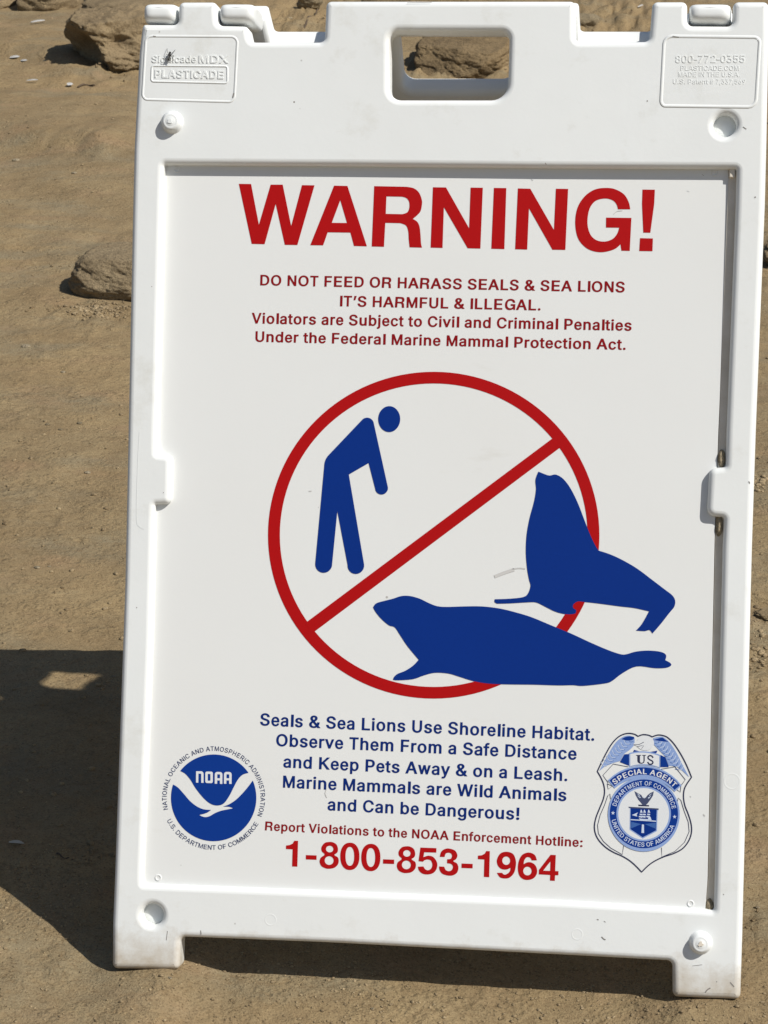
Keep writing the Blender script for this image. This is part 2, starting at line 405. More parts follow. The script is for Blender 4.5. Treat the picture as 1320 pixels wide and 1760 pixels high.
# ------------------------------------------------------------------ lettering
GLYPHS = {
    'A': (943, [[(32, 0), (396, 1000), (543, 1000), (910, 0), (777, 0), (564, 595), (519, 732), (456, 940), (482, 940), (418, 729), (374, 595), (167, 0)], [(216, 279), (216, 391), (727, 391), (727, 279)]]),
    'B': (897, [[(118, 0), (118, 1000), (474, 1000), (569, 991), (646, 964), (706, 923), (749, 869), (774, 805), (783, 735), (777, 677), (760, 629), (734, 591), (700, 562), (619, 524), (619, 515), (667, 506), (714, 483), (756, 447), (791, 399), (814, 340), (821, 268), (813, 196), (787, 131), (742, 77), (677, 35), (592, 9), (485, 0)], [(245, 112), (481, 112), (581, 123), (648, 157), (686, 207), (699, 268), (692, 317), (673, 361), (642, 399), (601, 429), (549, 447), (488, 454), (245, 454)], [(245, 561), (468, 561), (520, 566), (566, 582), (605, 608), (635, 642), (654, 683), (660, 732), (649, 793), (614, 843), (556, 877), (472, 888), (245, 888)]]),
    'C': (1003, [[(526, -13), (403, 2), (295, 49), (205, 125), (137, 227), (94, 352), (79, 499), (94, 647), (137, 773), (205, 875), (295, 951), (403, 998), (526, 1013), (599, 1008), (669, 991), (733, 964), (790, 926), (840, 879), (880, 822), (910, 758), (930, 685), (803, 685), (788, 733), (765, 776), (702, 842), (620, 883), (526, 896), (438, 884), (361, 850), (296, 793), (246, 715), (214, 617), (203, 499), (214, 382), (246, 284), (296, 207), (361, 150), (439, 116), (526, 104), (620, 118), (702, 158), (765, 225), (803, 315), (930, 315), (911, 243), (881, 178), (840, 122), (791, 74), (734, 37), (669, 9), (600, -8)]]),
    'D': (987, [[(430, 0), (189, 0), (189, 112), (422, 112), (534, 124), (625, 159), (695, 216), (745, 293), (775, 389), (785, 502), (775, 614), (745, 709), (696, 785), (628, 842), (541, 876), (434, 888), (183, 888), (183, 1000), (443, 1000), (579, 985), (693, 940), (742, 907), (785, 868), (821, 821), (852, 769), (894, 646), (907, 502), (893, 357), (852, 233), (821, 180), (783, 134), (739, 94), (689, 60), (571, 15)], [(245, 1000), (245, 0), (118, 0), (118, 1000)]]),
    'E': (823, [[(118, 0), (118, 1000), (732, 1000), (732, 888), (245, 888), (245, 562), (699, 562), (699, 450), (245, 450), (245, 112), (738, 112), (738, 0)]]),
    'F': (806, [[(118, 0), (118, 1000), (726, 1000), (726, 888), (245, 888), (245, 547), (681, 547), (681, 435), (245, 435), (245, 0)]]),
    'G': (1023, [[(528, -13), (403, 2), (294, 49), (204, 125), (136, 227), (93, 353), (79, 499), (93, 647), (136, 773), (203, 875), (293, 951), (400, 998), (521, 1013), (597, 1008), (669, 990), (735, 961), (793, 922), (842, 874), (883, 818), (913, 755), (932, 685), (802, 685), (761, 773), (700, 839), (620, 882), (521, 896), (436, 884), (360, 850), (295, 793), (246, 715), (214, 617), (203, 499), (214, 382), (246, 285), (296, 207), (362, 150), (440, 116), (528, 104), (608, 113), (678, 140), (735, 183), (779, 242), (806, 314), (815, 398), (854, 391), (556, 391), (556, 503), (940, 503), (940, 393), (926, 278), (886, 179), (823, 97), (740, 37), (641, -1)]]),
    'H': (1016, [[(118, 0), (118, 1000), (245, 1000), (245, 568), (771, 568), (771, 1000), (898, 1000), (898, 0), (771, 0), (771, 456), (245, 456), (245, 0)]]),
    'J': (779, [[(364, -13), (301, -9), (244, 6), (193, 30), (148, 64), (112, 107), (86, 159), (70, 218), (65, 286), (65, 340), (192, 340), (192, 286), (204, 205), (239, 146), (294, 110), (364, 98), (433, 110), (487, 146), (522, 205), (534, 286), (534, 1000), (661, 1000), (661, 286), (656, 218), (640, 159), (614, 107), (578, 64), (534, 30), (483, 6), (426, -9)]]),
    'K': (917, [[(205, 286), (205, 425), (273, 513), (343, 596), (416, 677), (715, 1000), (881, 1000), (454, 542), (448, 543)], [(118, 0), (118, 1000), (245, 1000), (245, 657), (244, 442), (245, 380), (245, 0)], [(732, 0), (369, 509), (448, 608), (882, 0)]]),
    'L': (772, [[(118, 0), (118, 1000), (245, 1000), (245, 112), (710, 112), (710, 0)]]),
    'M': (1235, [[(118, 0), (118, 1000), (298, 1000), (545, 368), (565, 312), (588, 241), (612, 165), (632, 96), (604, 96), (625, 162), (649, 238), (672, 311), (693, 368), (936, 1000), (1116, 1000), (1116, 0), (991, 0), (991, 572), (992, 643), (993, 725), (995, 812), (997, 899), (1008, 899), (978, 805), (947, 713), (919, 633), (896, 572), (672, 0), (562, 0), (335, 572), (313, 631), (285, 710), (254, 801), (220, 899), (234, 899), (236, 818), (238, 731), (239, 646), (240, 572), (240, 0)]]),
    'N': (1029, [[(118, 0), (118, 1000), (268, 1000), (674, 359), (713, 296), (762, 210), (813, 108), (796, 105), (788, 213), (785, 309), (784, 383), (784, 1000), (911, 1000), (911, 0), (760, 0), (397, 570), (349, 650), (291, 749), (211, 889), (234, 892), (240, 754), (244, 645), (246, 572), (246, 0)]]),
    'O': (1048, [[(525, -13), (403, 2), (296, 49), (206, 125), (137, 227), (94, 352), (79, 499), (94, 647), (137, 773), (206, 875), (296, 951), (403, 998), (525, 1013), (647, 998), (754, 951), (844, 875), (912, 773), (955, 647), (969, 499), (955, 352), (912, 227), (844, 125), (754, 49), (647, 2)], [(525, 104), (610, 115), (687, 149), (752, 205), (803, 283), (835, 382), (846, 499), (835, 618), (803, 717), (752, 795), (687, 851), (610, 885), (525, 896), (439, 885), (362, 850), (297, 794), (246, 716), (214, 618), (203, 499), (214, 382), (246, 284), (297, 206), (362, 150), (439, 115)]]),
    'P': (874, [[(118, 0), (118, 1000), (462, 1000), (568, 990), (653, 958), (719, 909), (766, 845), (794, 769), (803, 683), (794, 598), (766, 522), (719, 457), (653, 407), (568, 376), (462, 365), (215, 365), (215, 477), (457, 477), (528, 483), (584, 503), (626, 535), (655, 577), (672, 627), (677, 683), (672, 740), (655, 789), (626, 831), (584, 862), (527, 882), (456, 889), (245, 889), (245, 0)]]),
    'Q': (1048, [[(482, 313), (615, 313), (726, 166), (754, 128), (921, -94), (788, -94), (679, 52), (651, 90)], [(525, -13), (403, 2), (296, 49), (206, 125), (137, 227), (94, 352), (79, 499), (94, 647), (137, 773), (206, 875), (296, 951), (403, 998), (525, 1013), (647, 998), (754, 951), (844, 875), (912, 773), (955, 647), (969, 499), (955, 352), (912, 227), (844, 125), (754, 49), (647, 2)], [(525, 104), (610, 115), (687, 149), (752, 205), (803, 283), (835, 382), (846, 499), (835, 618), (803, 717), (752, 795), (687, 851), (610, 885), (525, 896), (439, 885), (362, 850), (297, 794), (246, 716), (214, 618), (203, 499), (214, 382), (246, 284), (297, 206), (362, 150), (439, 115)]]),
    'R': (883, [[(118, 0), (118, 1000), (464, 1000), (569, 990), (655, 960), (721, 913), (767, 851), (795, 777), (805, 692), (795, 607), (767, 534), (721, 473), (654, 427), (569, 398), (464, 389), (189, 389), (189, 501), (459, 501), (530, 507), (585, 524), (627, 553), (656, 591), (673, 637), (679, 692), (673, 748), (656, 796), (627, 835), (585, 864), (529, 882), (458, 889), (245, 889), (245, 0)], [(694, 0), (452, 450), (595, 450), (841, 0)]]),
    'S': (878, [[(440, -17), (338, -9), (251, 18), (179, 61), (126, 118), (90, 188), (75, 268), (205, 268), (217, 216), (243, 172), (280, 139), (327, 115), (381, 101), (440, 97), (504, 102), (562, 118), (610, 145), (648, 181), (671, 224), (679, 274), (673, 317), (653, 352), (622, 379), (582, 402), (481, 437), (361, 470), (251, 512), (169, 568), (140, 603), (119, 641), (106, 684), (102, 732), (113, 811), (147, 880), (201, 936), (270, 979), (353, 1005), (446, 1013), (540, 1005), (621, 978), (689, 936), (741, 882), (775, 817), (788, 743), (663, 743), (642, 810), (594, 860), (526, 891), (442, 901), (382, 896), (329, 880), (285, 855), (253, 822), (233, 783), (226, 738), (234, 692), (257, 656), (292, 627), (333, 606), (417, 577), (519, 549), (612, 518), (705, 467), (744, 432), (776, 388), (796, 336), (803, 272), (792, 195), (760, 125), (707, 66), (636, 21), (546, -8)]]),
    'T': (882, [[(62, 888), (62, 1000), (819, 1000), (819, 888), (505, 888), (505, 0), (379, 0), (379, 888)]]),
    'U': (1017, [[(509, -16), (398, -5), (303, 30), (225, 85), (166, 157), (130, 243), (118, 340), (118, 1000), (244, 1000), (244, 350), (252, 282), (277, 222), (315, 172), (368, 134), (433, 109), (509, 101), (585, 109), (650, 134), (702, 172), (740, 222), (764, 282), (772, 350), (772, 1000), (899, 1000), (899, 340), (887, 243), (850, 157), (792, 85), (714, 30), (619, -5)]]),
    'V': (943, [[(401, 0), (32, 1000), (166, 1000), (378, 405), (423, 270), (487, 60), (461, 60), (525, 271), (569, 405), (776, 1000), (910, 1000), (546, 0)]]),
    'W': (1349, [[(305, 0), (32, 1000), (162, 1000), (321, 385), (345, 286), (367, 184), (387, 78), (372, 78), (393, 184), (415, 286), (440, 385), (602, 1000), (746, 1000), (907, 385), (933, 286), (956, 184), (977, 78), (960, 78), (981, 184), (1003, 286), (1028, 385), (1186, 1000), (1316, 1000), (1042, 0), (895, 0), (723, 635), (691, 769), (660, 934), (687, 934), (658, 776), (625, 635), (453, 0)]]),
    'X': (932, [[(36, 0), (427, 559), (427, 464), (58, 1000), (205, 1000), (350, 787), (401, 710), (439, 647), (479, 574), (456, 574), (495, 646), (534, 710), (587, 787), (734, 1000), (877, 1000), (509, 470), (509, 564), (896, 0), (750, 0), (574, 254), (528, 324), (491, 384), (453, 454), (481, 454), (443, 386), (405, 326), (357, 254), (180, 0)]]),
    'Y': (928, [[(400, 0), (400, 409), (32, 1000), (179, 1000), (378, 677), (437, 574), (491, 453), (440, 453), (494, 576), (551, 677), (749, 1000), (895, 1000), (527, 409), (527, 0)]]),
    'Z': (862, [[(82, 0), (82, 91), (538, 757), (602, 846), (670, 935), (684, 893), (561, 889), (438, 888), (79, 888), (79, 1000), (780, 1000), (780, 907), (332, 253), (263, 158), (191, 65), (177, 107), (299, 111), (421, 112), (785, 112), (785, 0)]]),
    'a': (765, [[(314, -17), (247, -10), (186, 10), (134, 42), (94, 88), (68, 144), (60, 212), (66, 270), (85, 316), (114, 352), (152, 380), (246, 414), (350, 432), (459, 446), (521, 462), (537, 477), (542, 501), (542, 505), (537, 547), (524, 583), (502, 612), (471, 633), (432, 646), (385, 650), (335, 646), (293, 634), (231, 591), (197, 538), (81, 572), (112, 633), (154, 680), (205, 715), (261, 738), (321, 751), (381, 756), (470, 746), (562, 708), (602, 675), (634, 630), (655, 570), (662, 494), (662, 0), (544, 0), (544, 102), (536, 102), (495, 48), (423, 2), (374, -12)], [(335, 89), (397, 96), (448, 115), (488, 145), (518, 183), (536, 226), (542, 271), (542, 373), (510, 358), (455, 346), (394, 337), (345, 330), (264, 312), (230, 296), (203, 274), (186, 244), (181, 206), (185, 171), (200, 142), (224, 119), (255, 103)]]),
    'b': (834, [[(451, -16), (389, -10), (339, 7), (271, 61), (232, 115), (220, 115), (220, 0), (103, 0), (103, 1000), (223, 1000), (223, 628), (232, 628), (270, 680), (337, 733), (387, 750), (450, 756), (538, 744), (615, 709), (679, 652), (727, 575), (757, 481), (767, 371), (757, 261), (727, 166), (679, 89), (616, 32), (539, -4)], [(433, 92), (497, 101), (549, 129), (591, 172), (621, 229), (639, 297), (645, 372), (639, 447), (621, 513), (591, 569), (550, 612), (497, 639), (433, 648), (369, 640), (317, 613), (276, 572), (246, 517), (228, 450), (221, 372), (228, 294), (246, 226), (276, 170), (318, 128), (370, 101)]]),
    'c': (778, [[(407, -16), (312, -4), (230, 32), (161, 90), (110, 167), (78, 261), (67, 368), (78, 478), (110, 572), (161, 649), (230, 707), (312, 744), (407, 756), (511, 741), (600, 700), (668, 633), (711, 544), (595, 515), (571, 568), (531, 611), (476, 639), (407, 648), (340, 639), (285, 610), (243, 565), (213, 508), (195, 441), (189, 368), (195, 297), (213, 231), (243, 174), (285, 130), (340, 101), (407, 91), (477, 101), (532, 130), (573, 174), (598, 230), (713, 201), (696, 153), (671, 110), (602, 42), (512, -1)]]),
    'd': (834, [[(384, -16), (296, -4), (219, 32), (155, 89), (107, 166), (77, 261), (67, 371), (77, 481), (108, 575), (156, 652), (220, 709), (297, 744), (385, 756), (448, 750), (497, 733), (565, 680), (602, 628), (611, 628), (611, 1000), (731, 1000), (731, 0), (615, 0), (615, 115), (603, 115), (564, 61), (496, 7), (446, -10)], [(402, 92), (465, 101), (517, 128), (559, 170), (589, 226), (607, 294), (613, 372), (607, 450), (589, 517), (559, 572), (518, 613), (465, 640), (402, 648), (337, 639), (284, 612), (243, 569), (213, 513), (195, 447), (189, 372), (195, 297), (213, 229), (243, 172), (285, 129), (338, 101)]]),
    'e': (794, [[(417, -16), (316, -4), (230, 32), (161, 90), (109, 167), (78, 260), (67, 367), (78, 475), (109, 569), (159, 647), (226, 706), (308, 743), (403, 756), (464, 751), (522, 735), (578, 709), (628, 670), (670, 619), (702, 554), (723, 475), (730, 381), (730, 333), (147, 333), (147, 434), (664, 434), (609, 397), (603, 467), (585, 528), (556, 578), (516, 617), (465, 641), (403, 649), (341, 641), (288, 616), (245, 578), (214, 530), (195, 474), (189, 415), (189, 349), (196, 273), (217, 209), (251, 158), (297, 121), (353, 98), (417, 91), (499, 104), (561, 143), (601, 207), (717, 179), (694, 124), (659, 77), (612, 38), (555, 9), (490, -10)]]),
    'f': (499, [[(448, 746), (448, 643), (13, 643), (13, 746)], [(158, 0), (158, 848), (166, 907), (188, 955), (222, 993), (266, 1020), (316, 1036), (368, 1042), (437, 1036), (477, 1024), (447, 921), (422, 928), (383, 932), (336, 925), (303, 904), (285, 870), (279, 823), (279, 0)]]),
    'g': (836, [[(407, -296), (330, -291), (263, -274), (207, -249), (162, -216), (126, -178), (99, -136), (199, -80), (239, -130), (303, -173), (349, -187), (407, -191), (489, -180), (555, -148), (580, -123), (598, -92), (608, -55), (612, -11), (612, 134), (602, 134), (563, 82), (496, 31), (446, 15), (383, 9), (298, 20), (221, 52), (157, 105), (108, 177), (77, 268), (67, 376), (77, 484), (108, 577), (157, 652), (221, 709), (298, 744), (385, 756), (448, 750), (498, 733), (566, 680), (605, 627), (615, 627), (615, 746), (732, 746), (732, -17), (721, -106), (689, -177), (637, -230), (571, -267), (493, -289)], [(403, 116), (466, 124), (518, 148), (559, 186), (590, 238), (608, 302), (614, 379), (608, 454), (590, 519), (560, 573), (519, 614), (466, 640), (403, 648), (338, 639), (285, 612), (243, 570), (213, 516), (195, 451), (189, 379), (195, 305), (214, 241), (244, 188), (286, 149), (339, 124)]]),
    'h': (806, [[(223, 446), (223, 0), (103, 0), (103, 1000), (223, 1000), (223, 565), (201, 565), (243, 653), (299, 712), (368, 745), (447, 756), (518, 748), (580, 724), (631, 685), (670, 631), (694, 560), (702, 472), (702, 0), (582, 0), (582, 462), (571, 540), (537, 598), (483, 635), (413, 647), (362, 641), (316, 624), (278, 595), (248, 556), (230, 506)]]),
    'i': (328, [[(103, 0), (103, 746), (223, 746), (223, 0)], [(164, 870), (133, 876), (106, 894), (87, 919), (81, 950), (87, 981), (106, 1006), (133, 1024), (164, 1030), (197, 1024), (224, 1006), (242, 981), (248, 950), (242, 919), (224, 894), (197, 876)]]),
    'j': (328, [[(103, 746), (223, 746), (223, -59), (218, -123), (200, -178), (169, -222), (127, -254), (73, -274), (7, -281), (-19, -281), (-19, -170), (4, -170), (49, -163), (80, -141), (97, -106), (103, -57)], [(164, 870), (132, 876), (105, 894), (87, 919), (81, 950), (87, 981), (105, 1006), (132, 1024), (164, 1030), (196, 1024), (223, 1006), (242, 981), (248, 950), (242, 919), (223, 894), (196, 876)]]),
    'k': (748, [[(216, 268), (216, 416), (237, 416), (559, 746), (708, 746), (362, 392), (348, 392)], [(103, 0), (103, 1000), (223, 1000), (223, 0)], [(578, 0), (291, 365), (376, 450), (732, 0)]]),
    'm': (1199, [[(103, 0), (103, 746), (220, 746), (221, 581), (211, 581), (231, 635), (260, 680), (297, 715), (338, 739), (384, 754), (431, 759), (506, 747), (565, 709), (607, 652), (631, 579), (614, 579), (633, 631), (663, 674), (702, 710), (748, 737), (801, 754), (858, 759), (921, 752), (977, 731), (1025, 695), (1063, 646), (1087, 581), (1095, 501), (1095, 0), (974, 0), (974, 499), (963, 568), (929, 615), (880, 641), (823, 650), (776, 644), (736, 629), (703, 603), (679, 570), (664, 531), (659, 486), (659, 0), (539, 0), (539, 511), (529, 567), (497, 611), (450, 640), (392, 650), (350, 645), (310, 629), (275, 604), (247, 568), (229, 523), (223, 468), (223, 0)]]),
    'n': (805, [[(223, 446), (223, 0), (103, 0), (103, 746), (219, 746), (220, 565), (201, 565), (243, 653), (299, 712), (368, 745), (447, 756), (518, 748), (580, 724), (631, 685), (669, 631), (694, 560), (702, 472), (702, 0), (582, 0), (582, 462), (571, 540), (537, 598), (483, 635), (413, 647), (362, 641), (316, 624), (278, 595), (248, 556), (230, 506)]]),
    'o': (816, [[(407, -16), (312, -4), (230, 32), (161, 90), (110, 167), (78, 261), (67, 368), (78, 478), (110, 572), (161, 649), (230, 707), (312, 744), (407, 756), (504, 744), (587, 707), (655, 649), (706, 572), (738, 478), (749, 368), (738, 261), (706, 167), (655, 90), (587, 32), (504, -4)], [(407, 91), (476, 101), (531, 130), (574, 174), (604, 231), (622, 297), (628, 368), (622, 441), (604, 507), (574, 565), (531, 610), (476, 639), (407, 648), (340, 639), (285, 610), (243, 565), (213, 508), (195, 441), (189, 368), (195, 297), (213, 231), (243, 174), (285, 130), (340, 101)]]),
    'p': (834, [[(103, -281), (103, 746), (220, 746), (220, 628), (232, 628), (270, 680), (337, 733), (387, 750), (450, 756), (538, 744), (615, 709), (679, 652), (727, 575), (757, 481), (767, 371), (757, 261), (727, 166), (679, 89), (616, 32), (539, -4), (451, -16), (389, -10), (339, 7), (271, 61), (232, 115), (223, 115), (223, -281)], [(433, 92), (497, 101), (549, 129), (591, 172), (621, 229), (639, 297), (645, 372), (639, 447), (621, 513), (591, 569), (550, 612), (497, 639), (433, 648), (369, 640), (317, 613), (276, 572), (246, 517), (228, 450), (221, 372), (228, 294), (246, 226), (276, 170), (318, 128), (370, 101)]]),
    'q': (834, [[(731, -281), (611, -281), (611, 115), (602, 115), (564, 61), (496, 7), (446, -10), (384, -16), (296, -4), (219, 32), (155, 89), (107, 166), (77, 261), (67, 371), (77, 481), (108, 575), (156, 652), (220, 709), (297, 744), (385, 756), (448, 750), (497, 733), (565, 680), (603, 628), (615, 628), (615, 746), (731, 746)], [(402, 92), (465, 101), (517, 128), (559, 170), (589, 226), (607, 294), (613, 372), (607, 450), (589, 517), (559, 572), (518, 613), (465, 640), (402, 648), (337, 639), (284, 612), (243, 569), (213, 513), (195, 447), (189, 372), (195, 297), (213, 229), (243, 172), (285, 129), (338, 101)]]),
    'r': (509, [[(103, 0), (103, 746), (219, 746), (219, 631), (227, 631), (255, 682), (300, 722), (355, 748), (419, 756), (451, 756), (479, 754), (479, 634), (452, 638), (407, 640), (357, 635), (313, 618), (276, 592), (247, 557), (229, 515), (223, 466), (223, 0)]]),
    's': (717, [[(358, -16), (285, -10), (220, 7), (166, 35), (121, 74), (89, 125), (70, 185), (185, 209), (207, 156), (244, 118), (294, 97), (356, 89), (426, 98), (481, 122), (515, 159), (527, 202), (520, 238), (499, 267), (465, 289), (417, 305), (293, 334), (205, 365), (142, 409), (104, 467), (92, 538), (101, 599), (128, 652), (170, 695), (226, 728), (293, 749), (368, 756), (439, 750), (499, 732), (548, 704), (588, 667), (617, 622), (637, 570), (527, 545), (508, 585), (477, 620), (431, 645), (368, 654), (307, 646), (257, 623), (224, 588), (213, 545), (221, 507), (244, 478), (282, 456), (338, 438), (451, 411), (540, 381), (602, 337), (639, 280), (651, 209), (642, 147), (614, 93), (570, 47), (511, 13), (439, -9)]]),
    't': (447, [[(401, 746), (401, 643), (13, 643), (13, 746)], [(128, 926), (248, 926), (248, 192), (253, 150), (267, 120), (294, 104), (335, 98), (364, 100), (397, 105), (419, 3), (377, -5), (331, -8), (245, 4), (181, 42), (141, 102), (128, 183)]]),
    'u': (806, [[(358, -10), (288, -2), (226, 21), (175, 60), (136, 115), (111, 186), (103, 273), (103, 746), (223, 746), (223, 283), (235, 206), (269, 147), (323, 111), (393, 99), (444, 104), (490, 122), (528, 151), (557, 190), (576, 240), (582, 300), (582, 746), (702, 746), (702, 0), (586, 0), (586, 181), (604, 181), (562, 92), (505, 33), (437, 1)]]),
    'v': (765, [[(319, 0), (34, 746), (166, 746), (325, 305), (367, 171), (404, 41), (362, 41), (399, 171), (440, 305), (599, 746), (730, 746), (445, 0)]]),
    'w': (1115, [[(270, 0), (44, 746), (171, 746), (262, 420), (302, 268), (344, 81), (324, 81), (365, 265), (405, 420), (495, 746), (622, 746), (711, 420), (750, 267), (791, 81), (769, 81), (812, 266), (852, 420), (944, 746), (1070, 746), (844, 0), (724, 0), (627, 338), (599, 442), (571, 551), (544, 664), (571, 664), (544, 551), (516, 442), (487, 338), (391, 0)]]),
    'x': (744, [[(41, 0), (337, 429), (336, 336), (56, 746), (197, 746), (290, 601), (352, 498), (407, 405), (345, 405), (398, 498), (458, 601), (554, 746), (691, 746), (410, 332), (410, 421), (703, 0), (564, 0), (454, 168), (393, 267), (340, 357), (402, 357), (351, 267), (291, 168), (180, 0)]]),
    'y': (765, [[(93, -272), (121, -168), (140, -172), (204, -175), (231, -165), (256, -145), (278, -114), (296, -70), (319, -3), (34, 746), (166, 746), (325, 305), (367, 170), (404, 41), (361, 41), (398, 171), (440, 305), (600, 746), (730, 746), (401, -114), (347, -210), (313, -243), (274, -267), (230, -281), (180, -285), (127, -281)]]),
    'z': (748, [[(82, 0), (82, 90), (499, 628), (499, 635), (94, 635), (94, 746), (654, 746), (654, 650), (248, 118), (248, 111), (666, 111), (666, 0)]]),
    '0': (891, [[(446, -13), (342, 2), (255, 47), (186, 122), (135, 223), (104, 349), (94, 499), (104, 649), (136, 776), (187, 878), (256, 952), (343, 998), (446, 1013), (548, 998), (635, 952), (704, 878), (755, 776), (786, 649), (797, 499), (786, 349), (755, 223), (705, 122), (636, 47), (549, 2)], [(446, 97), (513, 109), (570, 145), (616, 203), (649, 283), (669, 382), (676, 499), (669, 618), (649, 717), (616, 797), (570, 855), (513, 891), (446, 903), (377, 891), (320, 855), (275, 797), (242, 717), (222, 618), (215, 499), (222, 382), (242, 283), (275, 203), (320, 145), (377, 109)]]),
    '2': (891, [[(126, 0), (126, 93), (460, 450), (555, 555), (611, 642), (625, 685), (630, 730), (623, 780), (605, 823), (575, 857), (537, 883), (491, 898), (440, 903), (385, 897), (339, 880), (301, 851), (273, 813), (255, 766), (250, 711), (129, 711), (139, 796), (169, 869), (218, 930), (281, 976), (357, 1004), (442, 1013), (527, 1004), (601, 976), (663, 932), (710, 875), (739, 808), (749, 732), (744, 677), (729, 624), (702, 569), (660, 508), (525, 353), (300, 119), (300, 111), (765, 111), (765, 0)]]),
    '3': (891, [[(428, -13), (341, -5), (261, 19), (192, 59), (138, 113), (102, 180), (86, 259), (215, 259), (226, 211), (249, 171), (282, 139), (325, 116), (374, 103), (430, 98), (488, 103), (541, 119), (585, 146), (618, 183), (640, 229), (647, 285), (641, 337), (621, 386), (588, 427), (540, 459), (476, 480), (395, 487), (308, 487), (308, 588), (566, 881), (566, 889), (137, 889), (137, 1000), (732, 1000), (732, 905), (415, 547), (415, 568), (518, 567), (606, 542), (677, 498), (729, 437), (762, 365), (772, 285), (761, 202), (728, 130), (676, 70), (607, 24), (523, -4)]]),
    '4': (891, [[(78, 207), (78, 311), (485, 1000), (611, 1000), (213, 326), (213, 319), (812, 319), (812, 207)], [(554, 0), (554, 238), (554, 287), (554, 624), (674, 624), (674, 0)]]),
    '5': (891, [[(435, -13), (350, -5), (275, 22), (212, 64), (163, 118), (130, 183), (117, 256), (240, 256), (250, 213), (271, 175), (302, 143), (341, 118), (385, 103), (435, 98), (492, 105), (543, 127), (585, 160), (617, 205), (638, 258), (644, 319), (637, 380), (616, 435), (583, 480), (540, 515), (488, 537), (428, 544), (329, 528), (285, 508), (252, 483), (132, 497), (189, 1000), (720, 1000), (720, 889), (296, 889), (263, 593), (268, 593), (305, 619), (349, 639), (399, 651), (451, 656), (517, 649), (578, 631), (632, 601), (678, 561), (716, 511), (745, 454), (763, 390), (768, 321), (758, 229), (725, 149), (674, 81), (607, 30), (526, -3)]]),
    '6': (891, [[(445, -13), (357, -3), (280, 29), (215, 79), (166, 146), (135, 227), (125, 318), (133, 392), (157, 470), (201, 560), (270, 669), (496, 1000), (633, 1000), (297, 513), (286, 513), (324, 565), (385, 603), (462, 617), (547, 608), (621, 579), (681, 533), (727, 471), (755, 396), (764, 309), (754, 221), (723, 143), (674, 78), (609, 28), (532, -3)], [(445, 95), (500, 102), (548, 123), (587, 156), (618, 199), (637, 251), (644, 309), (637, 368), (618, 419), (587, 462), (548, 494), (500, 515), (445, 521), (390, 515), (342, 495), (302, 463), (271, 420), (252, 370), (246, 311), (252, 252), (271, 200), (302, 156), (342, 123), (390, 102)]]),
    '7': (891, [[(191, 0), (636, 881), (636, 889), (122, 889), (122, 1000), (768, 1000), (768, 882), (324, 0)]]),
    '8': (891, [[(445, -13), (350, -4), (266, 22), (198, 65), (146, 121), (113, 189), (102, 266), (108, 327), (128, 384), (158, 433), (199, 474), (246, 504), (300, 520), (300, 525), (234, 554), (182, 605), (149, 672), (138, 748), (148, 820), (178, 884), (225, 938), (287, 979), (361, 1005), (445, 1013), (528, 1005), (602, 979), (663, 938), (710, 884), (740, 820), (750, 748), (739, 672), (706, 605), (655, 554), (591, 525), (591, 520), (643, 504), (690, 474), (730, 433), (761, 384), (781, 327), (788, 266), (777, 189), (744, 121), (692, 65), (623, 22), (540, -4)], [(445, 97), (507, 102), (560, 118), (603, 145), (635, 180), (655, 223), (662, 272), (655, 325), (634, 371), (600, 409), (556, 438), (504, 456), (445, 462), (385, 456), (333, 438), (289, 409), (255, 371), (234, 325), (227, 272), (233, 223), (253, 180), (285, 145), (329, 118), (382, 102)], [(445, 569), (495, 574), (539, 590), (576, 616), (604, 650), (622, 691), (628, 738), (622, 785), (605, 826), (577, 859), (541, 884), (496, 899), (445, 904), (393, 899), (349, 884), (312, 859), (284, 826), (267, 785), (261, 738), (267, 691), (284, 650), (312, 616), (349, 590), (394, 574)]]),
    '9': (891, [[(444, 1013), (532, 1003), (610, 971), (674, 921), (723, 854), (754, 773), (764, 682), (756, 608), (733, 530), (688, 440), (619, 331), (394, 0), (256, 0), (593, 487), (604, 487), (565, 435), (505, 397), (428, 383), (343, 392), (269, 421), (209, 467), (163, 529), (134, 604), (125, 691), (135, 780), (166, 858), (216, 922), (280, 972), (357, 1003)], [(444, 905), (390, 898), (342, 877), (302, 844), (272, 801), (253, 749), (246, 691), (253, 632), (272, 581), (302, 538), (342, 506), (390, 485), (444, 479), (499, 485), (548, 505), (588, 537), (618, 580), (637, 631), (644, 689), (637, 748), (618, 800), (588, 844), (548, 877), (500, 898)]]),
    '&': (880, [[(387, -13), (295, -4), (217, 23), (153, 66), (106, 122), (77, 188), (67, 262), (74, 321), (93, 372), (125, 418), (166, 461), (276, 548), (425, 659), (465, 692), (500, 737), (515, 796), (507, 840), (483, 875), (445, 898), (396, 906), (330, 891), (285, 848), (273, 818), (269, 784), (286, 714), (332, 643), (401, 558), (860, 0), (715, 0), (337, 455), (238, 575), (172, 676), (154, 728), (148, 783), (156, 846), (179, 901), (215, 946), (264, 981), (324, 1002), (393, 1009), (463, 1002), (522, 981), (570, 947), (606, 903), (629, 852), (636, 795), (619, 711), (573, 639), (503, 576), (303, 428), (251, 384), (216, 343), (197, 302), (191, 258), (197, 212), (215, 172), (244, 138), (282, 113), (327, 97), (379, 91), (438, 98), (494, 116), (546, 147), (592, 188), (631, 238), (661, 298), (680, 366), (686, 441), (801, 441), (796, 354), (780, 283), (729, 182), (679, 122), (654, 92), (600, 46), (533, 13), (460, -7)]]),
    '!': (385, [[(132, 315), (124, 1000), (260, 1000), (251, 315)], [(193, -9), (158, -2), (129, 17), (109, 46), (103, 81), (109, 115), (129, 144), (158, 163), (193, 170), (227, 163), (256, 144), (275, 115), (282, 81), (275, 46), (256, 17), (227, -2)]]),
